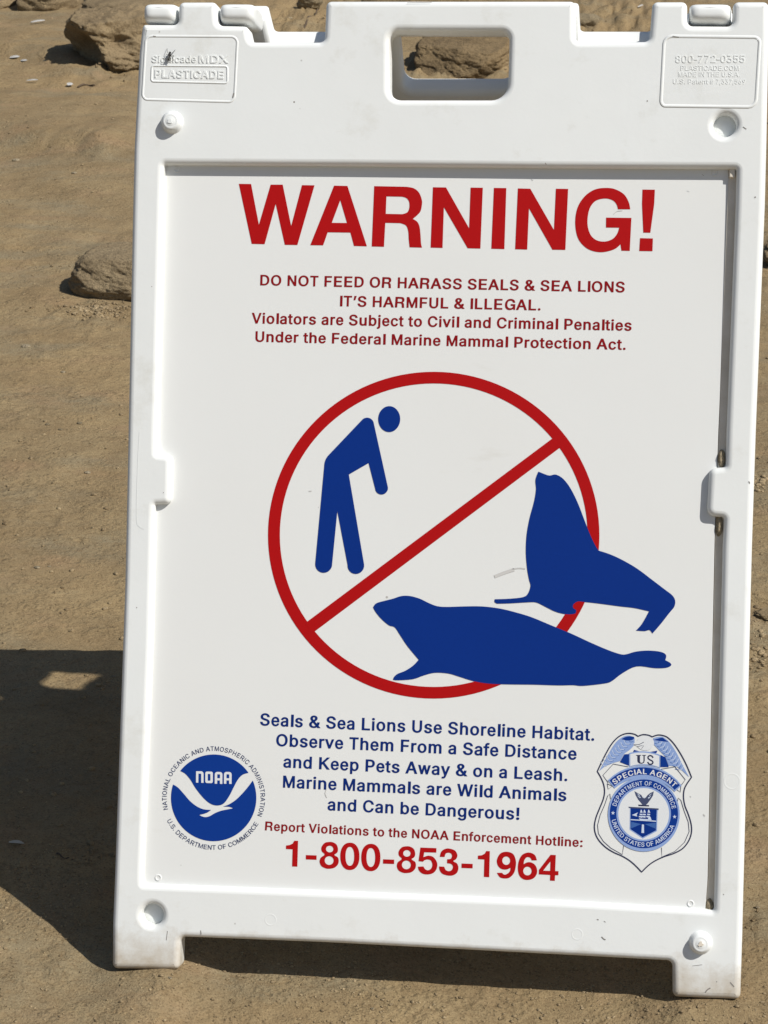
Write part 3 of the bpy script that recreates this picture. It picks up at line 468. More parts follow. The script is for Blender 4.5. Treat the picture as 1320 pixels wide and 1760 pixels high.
    '.': (369, [[(187, -9), (153, -2), (124, 17), (104, 46), (97, 81), (104, 115), (124, 144), (153, 164), (187, 170), (222, 164), (251, 144), (271, 115), (277, 81), (271, 46), (251, 17), (222, -2)]]),
    ',': (369, [[(74, -235), (133, 140), (269, 140), (166, -235)]]),
    "'": (405, [[(153, 624), (138, 1000), (266, 1000), (252, 624)]]),
    '’': (348, [[(101, 626), (160, 1000), (297, 1000), (193, 626)]]),
    ':': (369, [[(187, -9), (153, -2), (124, 17), (104, 46), (97, 81), (104, 115), (124, 144), (153, 164), (187, 170), (222, 164), (251, 144), (271, 115), (277, 81), (271, 46), (251, 17), (222, -2)], [(187, 532), (153, 539), (124, 558), (104, 587), (97, 621), (104, 656), (124, 685), (153, 705), (187, 711), (222, 705), (251, 685), (271, 656), (277, 621), (271, 587), (251, 558), (222, 539)]]),
    '-': (891, [[(662, 481), (662, 369), (224, 369), (224, 481)]]),
    '#': (865, [[(475, 0), (640, 1000), (741, 1000), (577, 0)], [(20, 276), (37, 377), (786, 377), (769, 276)], [(125, 0), (289, 1000), (389, 1000), (226, 0)], [(79, 622), (96, 724), (844, 724), (828, 622)]]),
}

_R_OUT = path((868, 71), (1065, 75), ('s', (1110, 84), (1142, 110), (1160, 155), (1160, 190), (1148, 232), (1105, 272)), ('s', (1132, 290), (1146, 320), (1152, 370), (1155, 420), (1161, 448)), (1085, 446), ('s', (1080, 400), (1076, 345), (1062, 312), (1028, 298)), (936, 296), (928, 443), (853, 441))
_R_IN = path((943, 134), (1040, 136), ('s', (1066, 145), (1082, 168), (1083, 205), (1070, 232), (1040, 243)), (939, 241))
_G_OUT = path((1118, 213), ('s', (1108, 168), (1078, 120), (1022, 89), (965, 82), (900, 92), (842, 130), (800, 190), (782, 260), (783, 335), (802, 400), (845, 448), (895, 471), (950, 476), (1005, 464), (1035, 449), (1058, 428)), (1064, 467), (1115, 468), (1125, 266), (970, 264), (969, 325), (1050, 326), ('s', (1038, 362), (1008, 396), (960, 411), (910, 402), (875, 370), (857, 315), (858, 255), (873, 200), (908, 160), (965, 147), (1010, 158), (1033, 182), (1043, 213)))
ADV = dict(zip("ABCDEFGHIJKLMNOPQRSTUVWXYZ", (722,722,722,722,667,611,778,722,278,556,722,611,833,722,778,667,778,722,667,611,722,667,944,667,667,611)))
ADV.update(zip("abcdefghijklmnopqrstuvwxyz", (556,611,556,611,556,333,611,611,278,278,556,278,889,611,611,611,611,389,556,333,611,556,778,556,556,500)))
ADV.update({c: 556 for c in "0123456789#"}); ADV.update({'&': 722, '!': 333, '.': 278, ',': 278, "’": 278, "'": 238, ' ': 278, ':': 333, '-': 333})

def _hand(loops, h=368.0, x0=0, y0=0):
    return [[((p[0] - x0) / h * 1000, (y0 - p[1]) / h * 1000) for p in l] for l in loops]
def glyph(ch, ex, ey):
    """loops of one character; height of a capital = 1000, stems thickened by ex, ey on each side"""
    if ch in HAND_BOLD and ex > 20: return HAND_BOLD[ch], ADV[ch] / .718
    st = 106 + 2 * ex
    if ch == 'I': return [[(60, 0), (60 + st, 0), (60 + st, 1000), (60, 1000)]], st + 120
    if ch == 'l': return [[(50, 0), (50 + st, 0), (50 + st, 1000), (50, 1000)]], st + 100
    if ch == '1': return [[(260, 0), (260 + st, 0), (260 + st, 1000), (290, 1000), (230, 880), (70, 815), (70, 700), (260, 700)]], 774
    w, s = GLYPHS[ch]; loops = []
    for P in s:
        n = len(P); Q = []
        for i in range(n):
            a, b, c = P[i - 1], P[i], P[(i + 1) % n]
            d1 = (b[0] - a[0], b[1] - a[1]); d2 = (c[0] - b[0], c[1] - b[1])
            l1 = math.hypot(*d1) or 1; l2 = math.hypot(*d2) or 1
            n1 = (-d1[1] / l1, d1[0] / l1); n2 = (-d2[1] / l2, d2[0] / l2)
            k = max(1 + n1[0] * n2[0] + n1[1] * n2[1], .45)
            Q.append((b[0] + (n1[0] + n2[0]) / k * ex, b[1] + (n1[1] + n2[1]) / k * ey))
        loops.append(Q)
    H = 1000 + 2 * ey
    loops = [[(x, (y + (ey if y < 900 or True else 0)) / H * 1000) for x, y in l] for l in loops]
    return loops, w + 2 * ex
_cache = {}
def glyph_fill(ch, ex, ey):
    if (ch, ex, ey) not in _cache: _cache[(ch, ex, ey)] = fill(glyph(ch, ex, ey)[0], ch not in 'Il1' and not (ch in HAND_BOLD and ex > 20))
    return _cache[(ch, ex, ey)]
def layout(txt, ex, ey):
    items = []; x = 0
    for ch in txt:
        adv = ADV[ch] / .718
        if ch != ' ':
            loops, w = glyph(ch, ex, ey)
            sx = min(max(adv / w, .88), 1.16)
            if ch in HAND_BOLD and ex > 20: sx = 1
            items.append((ch, loops, sx, x + (adv - w * sx) / 2, adv))
        x += adv
    return items, x
def text_line(ink, txt, p0, p1, cap, ex=42, ey=22, z=0.0, depth=0.0):
    """p0, p1: board (u, v) of the two ends of the baseline; cap: capital height in metres"""
    items, _ = layout(txt, ex, ey)
    xs = [q[0] * sx + ox for _, l, sx, ox, _ in items for lo in l for q in lo]
    lo_, hi_ = min(xs), max(xs); k = cap / 1000
    dx, dy = p1[0] - p0[0], p1[1] - p0[1]; L = math.hypot(dx, dy); c, s = dx / L, dy / L
    fx = L / (hi_ - lo_)
    for ch, loops, sx, ox, _ in items:
        P, T = glyph_fill(ch, ex, ey)
        ink.put([(p0[0] + c * (q[0] * sx + ox - lo_) * fx - s * q[1] * k, p0[1] + s * (q[0] * sx + ox - lo_) * fx + c * q[1] * k) for q in P], T, z, depth)
def text_arc(ink, txt, mapf, cx, cy, r, cap, a0, a1, inward=False, ex=10, ey=8, z=0.0, ry=None):
    """letters set round a circle; angles in degrees, y of the drawing grows downwards"""
    items, total = layout(txt, ex, ey); k = cap / 1000; ry = ry or r
    for ch, loops, sx, ox, adv in items:
        mid = ox + 0.5 * adv - (adv - adv) / 2
        f = (ox + (max(q[0] for l in loops for q in l) + min(q[0] for l in loops for q in l)) * sx / 2) / total
        a = R(a0 + (a1 - a0) * f)
        kx = abs(R(a1 - a0)) * r / total
        gx = (max(q[0] for l in loops for q in l) + min(q[0] for l in loops for q in l)) / 2
        G, T = glyph_fill(ch, ex, ey); P = []
        for q in G:
            dx = (q[0] - gx) * sx * kx; h = q[1] * k
            rad = (r - h) if inward else (r + h)
            t = (1 if inward else -1) * dx
            P.append(mapf(cx + rad * math.cos(a) - t * math.sin(a), cy - (rad * math.sin(a) + t * math.cos(a)) * (ry / r)))
        ink.put(P, T, z)

HAND_BOLD = {
    'R': _hand([_R_OUT, _R_IN], 370.0, 840, 442),
    'G': _hand([_G_OUT], 378.0, 745, 468),
}
for _k in HAND_BOLD: HAND_BOLD[_k] = [l if (area(l) < 0) == (i == 0) else l[::-1] for i, l in enumerate(HAND_BOLD[_k])]
# ------------------------------------------------------------------ ground
def height(x, y):
    x = np.asarray(x, float); y = np.asarray(y, float)
    near = np.exp(-(((x + .05) / .85) ** 4 + ((y - .35) / .75) ** 4))
    h = (1 - near) * (.016 * fbm(x * 1.1, y * 1.1, 3, 3) + .006 * fbm(x * 3.2, y * 3.2, 5, 3))
    h = h + .0018 * fbm(x * 8, y * 8, 7, 4)
    h = h - (.0035 + .012 * sstep(1.5, 5, y)) * np.abs(fbm(x * 13, y * 8, 9, 4)) * sstep(-.15, .25, fbm(x * 1.7, y * 1.3, 13, 3)) * sstep(.5, 1.2, y)
    h = h + .0016 * fbm(x * 34, y * 34, 11, 3)
    far = sstep(1.6, 4.5, y)
    h = h + far * (.045 * fbm(x * .9 + 3, y * .55, 21, 4) + .02 * np.abs(fbm(x * 2.6, y * 2.6, 23, 4)))
    h = h + sstep(6, 20, y) * .5 * (fbm(x * .2, y * .2, 31, 4) + .6)
    # weathered ledges: low steps that face the viewer
    for (y0, sl, amp, wd, x0, x1) in LEDGES:
        e = y - (y0 + sl * x + .07 * fbm(x * 4, x * 0 + y0, 41, 3))
        win = sstep(x0 - .2, x0, x) * (1 - sstep(x1, x1 + .2, x))
        h = h + win * amp * (sstep(-wd, wd, e) - sstep(.1, .9, e) * .9)
    # broken, crumbly patches
    for (cx, cy, rx, ry, amp) in CRUMBLE:
        q = np.exp(-(((x - cx) / rx) ** 2 + ((y - cy) / ry) ** 2) * 1.2)
        h = h + q * amp * (np.abs(fbm(x * 14, y * 9, 51, 4)) * 1.6 + .6 * fbm(x * 40, y * 24, 53, 3) - .25)
    # the hollow the sign straddles and the high spots its feet rest on
    hol = sstep(-.275, -.20, x) * (1 - sstep(.19, .27, x)) * np.exp(-((y - .06) / .22) ** 4)
    h = h - .017 * hol
    h = h - .009 * np.exp(-(((x + .36) / .055) ** 2 + ((y + .01) / .09) ** 2))
    h = h - .016 * sstep(.02, -.10, y) * sstep(-.30, -.12, x) * (1 - sstep(.25, .5, x)) * .7
    h = h + .004 * np.exp(-(((x + .265) / .03) ** 2 + ((y + .004) / .03) ** 2))
    h = h + .0045 * np.exp(-((y + .012) / .009) ** 2) * (sstep(-.345, -.32, x) * (1 - sstep(-.27, -.245, x)) * .35 + sstep(.235, .26, x) * (1 - sstep(.32, .345, x))) * (1 + .6 * fbm(x * 60, y * 60, 61, 2))
    h = h + .003 * np.exp(-(((x - .30) / .05) ** 2 + ((y + .004) / .04) ** 2)) - .003
    return h
def gh(x, y): return float(height(np.array([x]), np.array([y]))[0])
def gp(px, py, n=4):
    """the point of the uneven ground seen at a photograph pixel"""
    z = 0.0
    for _ in range(n):
        p = ground_at(px, py, z); z = gh(p.x, p.y)
    return Vector((p.x, p.y, z))
def px_scale(p): return FPX / (p - CAM).length

LEDGES = []; CRUMBLE = []
def _g(px, py): p = ground_at(px, py); return p.x, p.y
for (a, b, amp, wd) in (((0, 238), (130, 255), .035, .05), ((0, 100), (60, 108), .03, .04), ((60, 128), (170, 132), .012, .03), ((1290, 560), (1320, 562), .010, .012),
                        ((1288, 1066), (1320, 1070), .012, .008), ((1285, 1095), (1320, 1088), .008, .008), ((1285, 836), (1320, 838), .009, .010)):
    p, q = _g(*a), _g(*b); sl = (q[1] - p[1]) / (q[0] - p[0])
    LEDGES.append((p[1] - sl * p[0], sl, amp, wd, min(p[0], q[0]) - .1, max(q[0], p[0]) + .05))
for (px, py, rx, ry, amp) in ((150, 545, .13, .12, .012), (500, 30, .22, .5, .035), (1050, 30, .25, .5, .03), (1305, 440, .10, .30, .02), (1305, 1150, .06, .10, .012),
                              (200, 118, .14, .25, .03), (790, 120, .3, .4, .02), (90, 880, .1, .07, .005), (100, 255, .2, .15, .015), (25, 1290, .05, .04, .006),
                              (1310, 1560, .07, .08, .006), (60, 1640, .1, .06, .005), (600, 1745, .3, .05, .004)):
    p = _g(px, py); CRUMBLE.append((p[0], p[1], rx, ry, amp))

def axis(lo, hi, step, out_lo, out_hi, grow):
    a = list(np.arange(lo, hi, step)); s = step; x = a[-1]
    while x < out_hi: s *= grow; x += s; a.append(x)
    s = step; x = a[0]; b = []
    while x > out_lo: s *= grow; x -= s; b.append(x)
    return np.array(b[::-1] + a)
gx = axis(-1.15, .62, .0055, -90, 90, 1.035); gy = axis(-.32, 1.05, .0055, -30, 120, 1.012)
X, Y = np.meshgrid(gx, gy); Z = height(X, Y)
nx, ny = len(gx), len(gy)
me = bpy.data.meshes.new('ground'); co = np.stack([X, Y, Z], -1).reshape(-1, 3)
idx = np.arange(nx * ny).reshape(ny, nx)
q = np.stack([idx[:-1, :-1], idx[:-1, 1:], idx[1:, 1:], idx[1:, :-1]], -1).reshape(-1, 4)
me.vertices.add(len(co)); me.vertices.foreach_set('co', co.ravel())
me.loops.add(q.size); me.loops.foreach_set('vertex_index', q.ravel())
me.polygons.add(len(q)); me.polygons.foreach_set('loop_start', np.arange(len(q)) * 4); me.polygons.foreach_set('loop_total', np.full(len(q), 4))
me.polygons.foreach_set('use_smooth', np.ones(len(q), bool)); me.update(); me.validate()
tag(link_mesh('ground', me, M['ground']), kind='structure')

# ------------------------------------------------------------------ the folding sign
SPREAD = 0.781                       # between the outer faces of the two boards, on the ground
THICK = 0.030
LOC = Vector((0, SPREAD / 2, 0))
sign = bpy.data.objects.new('folding_sign', None); scene.collection.objects.link(sign); sign.location = LOC
sign.empty_display_size = .1
tag(sign, 'white plastic folding A-frame sign warning not to feed or harass seals and sea lions', 'sign')
FRONT = Matrix((U, V, N)).transposed().to_4x4(); FRONT.translation = -LOC
U2 = Vector((1, 0, 0)); V2 = Vector((0, -math.sin(LEAN), math.cos(LEAN))); N2 = Vector((0, math.cos(LEAN), math.sin(LEAN)))
REAR = Matrix((-U2, V2, N2)).transposed().to_4x4(); REAR.translation = Vector((0, SPREAD, 0)) - LOC

A = lambda pts, w=0.0: [at(x, y, w) for x, y in pts]
outer = A([(246, 41), (305.5, 41.5), (306.5, 2.5), (371.5, 2.5), (374.5, 43), (425, 44), (431, 71.5),
           (557, 71.5), (560, 1), (989, 1), (989, 71), (1116, 70.5), (1121.5, 2), (1181, 2),
           (1181.5, 43.5), (1259.5, 44), (1260, 2), (1321.5, 2), (1321.5, 60), (1317.5, 250), (1315, 350), (1299.4, 740), (1292.7, 940),
           (1278.5, 1510), (1276, 1610), (1272.6, 1719), (1156, 1714.5), (1155.5, 1652.5), (960, 1642), (560, 1621), (309.5, 1611),
           (307.5, 1667.5), (191.8, 1666), (192.5, 1590), (196, 1500), (210, 1100), (213.5, 1000), (227, 350), (229.5, 250), (238, 90), (243, 47)])
outer = rounded(outer, .0055, 4)
opening_px = [(281, 282), (600, 284), (940, 287.5), (1266, 289), (1264.7, 350), (1249, 740), (1247.5, 803), (1219.5, 804.5), (1214.5, 887),
              (1244.5, 889), (1242.3, 940), (1228.5, 1510), (1227, 1566), (1205, 1563), (960, 1549), (600, 1534), (246, 1520), (245.6, 1500), (260.5, 1100), (265.2, 880), (266, 867),
              (292.5, 866.5), (294.5, 783), (269.6, 780.5), (269.6, 750), (279.5, 340)]
opening_r = [.0025, .001, .001, .0025, .001, .001, .003, .0075, .0085, .003, .001, .001, .0025, .001, .001, .001, .0015, .001, .001, .001, .0015, .006, .007, .002, .001, .001]
opening = rounded(A(opening_px), opening_r, 4)
HANDLE = [(669, 52), (875.5, 53), (872.5, 171), (669, 171)]; HR = [.009, .009, .017, .012]
handle = rounded(A(HANDLE), HR, 7)
dimples = [at(1246, 215), at(261.5, 1573)]
DR = .0112
def circ(c, r, n=28): return [(c[0] + r * math.cos(2 * math.pi * i / n), c[1] + r * math.sin(2 * math.pi * i / n)) for i in range(n)]
front = slab('front_frame', [outer, opening, handle] + [circ(c, DR) for c in dimples], THICK, .0062, M['plastic'], sign, FRONT, res=5)

# floors of the two dimples, knobs, raised plaques
for c in dimples:
    lathe('dimple', [(DR + .004, -.016), (DR + .004, -.0125), (DR * .5, -.0118), (.0005, -.0115)], M['clean'], front, Matrix.Translation((c[0], c[1], 0)))
for c in (at(296, 210.5), at(1204, 1620)):
    k = lathe('knob', [(.0125, -.001), (.0116, .0006), (.0104, .0022), (.0096, .0056), (.0084, .0076), (.0066, .0088), (.0058, .0084), (.0050, .0088), (.0008, .0091)], M['clean'], front, Matrix.Translation((c[0], c[1], 0)))
    ink = Ink(); rnd = random.Random(int(c[0] * 1e4))
    P = [(math.cos(a * .6) * .0028 * rnd.uniform(.5, 1.25), math.sin(a * .6) * .0028 * rnd.uniform(.5, 1.25)) for a in range(10)]
    ink.add([P], .0090, .0006); ink.build('moulding_stub', M['recess'] if c[0] > 0 else M['clean'], k)

def border(pts, r, wd, z0, dep, name, parent=front, mat='plastic'):
    P = clean(rounded(A(pts), r, 4)); s = stroke(P, wd, True); ink = Ink()
    o, i_ = (s[0], s[1]) if abs(area(s[0])) > abs(area(s[1])) else (s[1], s[0])
    n = len(o); v = []; f = []
    prof = [(o, 0.0), (o, .4), (P, 1.0), (i_, .4), (i_, 0.0)]
    for L, h in prof: v += [(p[0], p[1], z0 + dep * h) for p in L]
    for j in range(4):
        for i in range(n): f.append((j * n + i, j * n + (i + 1) % n, (j + 1) * n + (i + 1) % n, (j + 1) * n + i))
    return link_mesh(name, mesh_from(name, v, f, True), M[mat], parent)
border([(251, 62), (402, 63), (408, 70), (403, 168), (397, 175), (250, 171), (245, 165)], .006, .0028, 0, .00008, 'plaque_rim')
border([(1142, 62), (1300, 64), (1306, 70), (1299, 184), (1140, 182), (1136, 176)], .008, .0036, 0, .00003, 'plaque_rim')
border([(261, 113), (391, 114), (391, 143), (260, 140)], .0025, .0019, 0, .0006, 'name_box_rim')
def raised(txt, p0, p1, cap, dep=.0006, ex=26, ey=16, name='raised_lettering'):
    ink = Ink(); text_line(ink, txt, at(*p0), at(*p1), cap / PXM, ex, ey, 0.0, dep); return ink.build(name, M['plastic'], front)
raised("PLASTICADE", (266, 133.5), (384, 135.5), 14, ex=44, ey=36)
raised("Signicade", (261, 107.5), (337, 107.5), 12, ex=22)
raised("MDX", (342, 108), (392, 108.5), 13, ex=30)
raised("800-772-0355", (1161, 108), (1280, 107.5), 12.5, .0004, ex=22)
raised("PLASTICADE.COM", (1170, 121), (1270, 121), 8, .0003, 16, 12)
raised("MADE IN THE U.S.A.", (1166, 132), (1272, 132), 8, .0003, 16, 12)
raised("U.S. Patent # 7,337,569", (1157, 144), (1281, 144.5), 8, .0003, 16, 12)
# faint round moulding marks on the rails
for px, py, r in ((465, 1581, 9.5), (1258, 1343, 13), (992, 1606, 9)):
    c = at(px, py); v = []; f = []
    rr = r / PXM
    for k_, (dr, h) in enumerate(((-.0009, 0), (0, .00018), (.0009, 0))): v += [(c[0] + (rr + dr) * math.cos(i * .2618), c[1] + (rr + dr) * math.sin(i * .2618), h) for i in range(24)]
    for j in range(2):
        for i in range(24): f.append((j * 24 + i, j * 24 + (i + 1) % 24, (j + 1) * 24 + (i + 1) % 24, (j + 1) * 24 + i))
    link_mesh('moulding_ring', mesh_from('moulding_ring', v, f, True), M['plastic'], front)
# the moulding seam down the left rail
c0 = [at(*p) for p in ((240, 742), (237, 800), (235, 890), (240, 905), (248, 909))]
ink = Ink(); ink.add(stroke(crom(c0), .0009), .0002); ink.build('moulding_seam', M['plastic'], front)
# floor of the recess behind the printed sheet
L = A([(240, 275), (1275, 280), (1238, 1575), (236, 1530)])
link_mesh('recess_floor', mesh_from('recess_floor', [(x, y, z) for z in (-.0148, -.018) for x, y in L], [(0, 1, 2, 3), (7, 6, 5, 4)] + [(i, (i + 1) % 4, 4 + (i + 1) % 4, 4 + i) for i in range(4)]), M['recess'], front)
L = A([(1253, 283), (1270, 284), (1252, 740), (1245, 940), (1231, 1510), (1229, 1572), (1206, 1570), (1217, 1510), (1229, 930), (1235.5, 740)], -.0098)
P_, T_ = fill([L]); ink = Ink(); ink.put(P_, T_, -.0148, .0050); ink.build('recess_ledge', M['recess'], front)
b_ = at(1258.5, 296, -.0075); w_, h_ = .0028, .0055
slab('retaining_clip', [rounded([(b_[0] - w_, b_[1] - h_), (b_[0] + w_, b_[1] - h_), (b_[0] + w_, b_[1] + h_), (b_[0] - w_, b_[1] + h_)], .001, 2)], .007, .001, M['recess'], front, None, 2, -.0060)

# rear board: same mould turned round, its knuckles between those of the front
def mirror(l): return [(-x, y) for x, y in l]
RX = lambda pts: [(-at(x, y)[0], at(x, y)[1]) for x, y in pts]
rear_outer = [(243, 30), (303, 30), (305, 46), (374, 46), (375, 28), (439, 28), (444, 80), (557, 80), (560, 22), (989, 22), (990, 80),
              (1116, 80), (1119, 46), (1183, 46), (1184, 30), (1259, 30), (1260, 46), (1321.5, 46), (1317.5, 250), (1315, 350), (1299.4, 740), (1292.7, 940),
              (1278.5, 1510), (1276, 1610), (1272.6, 1719), (1156, 1714.5), (1155.5, 1652.5), (960, 1642), (560, 1621), (309.5, 1611), (307.5, 1667.5), (191.8, 1666), (192.5, 1590), (196, 1500), (210, 1100), (213.5, 1000), (227, 350), (229.5, 250), (238, 90)]
r_outer = rounded(RX(rear_outer), .004, 3)
r_open = RX([(281, 282), (1266, 289), (1227, 1566), (246, 1520)])
rear = slab('rear_frame', [r_outer, rounded(r_open, .003, 3), rounded(RX([(669, 52), (875.5, 53), (872.5, 177), (669, 177)]), HR, 7)], THICK, .0062, M['plastic'], sign, REAR, res=3)
L = RX([(258, 262), (1288, 266), (1250, 1590), (225, 1545)])
link_mesh('rear_sheet', mesh_from('rear_sheet', [(x, y, z) for z in (-.010, -.014) for x, y in L], [(3, 2, 1, 0), (4, 5, 6, 7)] + [(4 + i, 4 + (i + 1) % 4, (i + 1) % 4, i) for i in range(4)]), M['sheet'], sign, REAR)
# hinge knuckles: those of the rear board stand a little proud, those of the front board carry on its top edge
def knuckle(a, b, front_side):
    ua, va = at(a, 4); ub, vb = at(b, 4); v_lo = at((a + b) / 2, 39 if not front_side else 46)[1]; v_hi = at((a + b) / 2, 2.5 if not front_side else 5)[1]
    hgt = v_hi - v_lo; dep = .064 if not front_side else .060; wdt = ub - ua
    sv, sf = ico(4); q = 7 if b - a < 100 else 24
    s_ = 1 / (np.abs(sv[:, 0]) ** q + (np.abs(sv[:, 1]) ** 3.2 + np.abs(sv[:, 2]) ** 3.2) ** (q / 3.2)) ** (1 / q)
    p = sv * s_[:, None] * np.array([wdt / 2, hgt / 2, dep / 2])
    p += np.array([(ua + ub) / 2, (v_lo + v_hi) / 2, -dep / 2 + (.001 if not front_side else -.006)])
    return ua, ub, v_hi, hgt, link_mesh('hinge_knuckle', mesh_from('hinge_knuckle', p, sf, True), M['plastic'], sign, FRONT)
for a, b in ((307, 371), (561, 988), (1122, 1180), (1261, 1321)): knuckle(a, b, True)
for a, b in ((246, 301.5), (376.5, 436.5), (1185, 1257.5)):
    ua, ub, v_hi, hgt, kn = knuckle(a, b, False)
    y_ = v_hi - hgt * .28
    link_mesh('parting_line', mesh_from('parting_line', *tube([(ua + .006, y_, -.0006), ((ua + ub) / 2, y_, .0003), (ub - .006, y_, -.0006)], .0004)), M['plastic'], kn)

# ---- the printed sheet: held between the lips, sitting deeper at the top
SA = math.atan(.0055 / .755)
S_LOCAL = Matrix.Translation((0, .082, -.0062)) @ Matrix.Rotation(-SA, 4, 'X')
S_LOCAL = Matrix.Translation((0, .082, -.0062)) @ Matrix.Rotation(SA, 4, 'X')
if (S_LOCAL @ Vector((0, .75, 0))).z > -.0062: S_LOCAL = Matrix.Translation((0, .082, -.0062)) @ Matrix.Rotation(-SA, 4, 'X')
WORLD_FRONT = Matrix.Translation(LOC) @ FRONT
S_WORLD = WORLD_FRONT @ S_LOCAL; S_INV = S_WORLD.inverted()
def sheet_uv(px, py):
    r = S_INV.to_3x3() @ ray(px, py); c = S_INV @ CAM; t = -c.z / r.z
    return (c.x + r.x * t, c.y + r.y * t)
SS = lambda pts: [sheet_uv(x, y) for x, y in pts]
sheet_px = [(262, 270), (1240, 274), (1252, 280), (1252, 350), (1234.5, 740), (1228, 930), (1216, 1510), (1211, 1580), (1200, 1585), (236, 1535), (232, 1525)]
sheet = slab('printed_sheet', [clean(SS(sheet_px))], .0026, .0003, M['sheet'], sign, FRONT @ S_LOCAL, 1)
Z0 = .00025

def Zm(ox, oy, sc): return lambda P: [sheet_uv(ox + x / sc, oy + y / sc) for x, y in P]

# WARNING!
z1 = Zm(400, 300, 3.568); z2 = Zm(770, 300, 3.568)
ink = Ink()
W_ = [(38, 57), (113, 58), (161, 308), (233, 62), (307, 62), (359, 316), (425, 65), (502, 66), (397, 432), (320, 431), (264, 180), (196, 427), (117, 425)]
A_ = [[(622, 68), (704, 70), (823, 440), (744, 438), (722, 356), (583, 354), (555, 434), (476, 433)], [(660, 157), (701, 297), (608, 296)]]
R_ = [path((868, 71), (1065, 75), ('s', (1110, 84), (1142, 110), (1160, 155), (1160, 190), (1148, 232), (1105, 272)), ('s', (1132, 290), (1146, 320), (1152, 370), (1155, 420), (1161, 448)),
           (1085, 446), ('s', (1080, 400), (1076, 345), (1062, 312), (1028, 298)), (936, 296), (928, 443), (853, 441)),
      path((943, 134), (1040, 136), ('s', (1066, 145), (1082, 168), (1083, 205), (1070, 232), (1040, 243)), (939, 241))]
N_ = [(-92, 78), (-12, 79), (130, 330), (139, 80), (214, 81), (199, 454), (121, 452), (-25, 200), (-33, 450), (-106, 448)]
I_ = [(282, 82), (358, 83), (346, 457), (266, 455)]
N2_ = [(429, 85), (505, 87), (650, 340), (662, 87), (737, 88), (720, 462), (641, 461), (497, 207), (486, 460), (412, 458)]
G_ = path((1118, 213), ('s', (1108, 168), (1078, 120), (1022, 89), (965, 82), (900, 92), (842, 130), (800, 190), (782, 260), (783, 335), (802, 400), (845, 448), (895, 471), (950, 476), (1005, 464), (1035, 449), (1058, 428)),
          (1064, 467), (1115, 468), (1125, 266), (970, 264), (969, 325), (1050, 326), ('s', (1038, 362), (1008, 396), (960, 411), (910, 402), (875, 370), (857, 315), (858, 255), (873, 200), (908, 160), (965, 147), (1010, 158), (1033, 182), (1043, 213)))
E1_ = [(1193, 92), (1269, 93), (1265, 180), (1241, 357), (1198, 356), (1190, 180)]; E2_ = [(1178, 390), (1257, 392), (1254, 470), (1173, 469)]
ink.add([z1(W_)]); ink.add([z1(l) for l in A_]); ink.add([z1(l) for l in R_])
for l in (N_, I_, N2_, G_, E1_, E2_): ink.add([z2(l)])
def done(ink, name, mat, z=Z0):
    o = ink.build(name, M[mat], sheet); o.location = (0, 0, z); return o
tag(done(ink, 'lettering', 'red'), 'large red heading reading WARNING!')

LINES = [("DO NOT FEED OR HARASS SEALS & SEA LIONS", (447.3, 490.4), (1073.5, 502.7), 18.4, 'small_red'),
         ("IT’S HARMFUL & ILLEGAL.", (584.4, 526.4), (929, 533.6), 18.4, 'small_red'),
         ("Violators are Subject to Civil and Criminal Penalties", (432.5, 555.9), (1085.5, 568.6), 18.6, 'small_red'),
         ("Under the Federal Marine Mammal Protection Act.", (439, 587.4), (1075.3, 601.4), 18.4, 'small_red'),
         ("Seals & Sea Lions Use Shoreline Habitat.", (447, 1246.7), (1021.3, 1273.2), 21.3, 'small_blue'),
         ("Observe Them From a Safe Distance", (474.6, 1282.2), (990.8, 1306.0), 21.3, 'small_blue'),
         ("and Keep Pets Away & on a Leash.", (487, 1319.0), (975, 1342.6), 21.0, 'small_blue'),
         ("Marine Mammals are Wild Animals", (486.4, 1353.6), (973.4, 1377.0), 21.0, 'small_blue'),
         ("and Can be Dangerous!", (563, 1392.6), (892.7, 1409.2), 21.0, 'small_blue'),
         ("Report Violations to the NOAA Enforcement Hotline:", (455.4, 1427.0), (1001.3, 1455.8), 15.6, 'small_red')]
for t, a, b, cap, mt in LINES:
    ink = Ink(); text_line(ink, t, sheet_uv(*a), sheet_uv(*b), cap / PXM, 42, 24); done(ink, 'lettering', mt)

# telephone number, digit by digit
z7 = Zm(440, 1390, 4.552); z8 = Zm(730, 1390, 4.552); ink = Ink()
def eight(z, dx, dy):
    P = crom([(578, 259), (538, 267), (513, 300), (515, 332), (537, 358), (507, 383), (498, 415), (512, 448), (545, 466), (573, 469), (612, 462), (640, 438), (648, 405), (640, 380), (614, 361), (636, 343), (642, 315), (632, 282), (607, 264)], True)
    ink.add([z([(x + dx, y + dy) for x, y in P]), z(ell(577 + dx, 315 + dy, 29, 26, 24)), z(ell(573 + dx, 405 + dy, 35, 34, 24))])
ink.add([z7([(300, 250), (330, 251), (324, 453), (283, 451), (287, 317), (235, 315), (236, 287), (262, 284), (288, 272)])])
for l in ([(391, 362), (475, 365), (474, 399), (390, 396)], [(995, 395), (1082, 398), (1081, 432), (994, 429)]): ink.add([z7(l)])
eight(z7, 0, 0); eight(z7, 604, 34)
def sup(cx, cy, rx, ry, e=2.25, n=40):
    return [(cx + rx * math.copysign(abs(math.cos(2 * math.pi * i / n)) ** (2 / e), math.cos(2 * math.pi * i / n)), cy + ry * math.copysign(abs(math.sin(2 * math.pi * i / n)) ** (2 / e), math.sin(2 * math.pi * i / n))) for i in range(n)]
for cx, cy in ((735, 372), (899, 381)): ink.add([z7(sup(cx, cy, 75, 107)), z7(sup(cx, cy, 34, 74))])
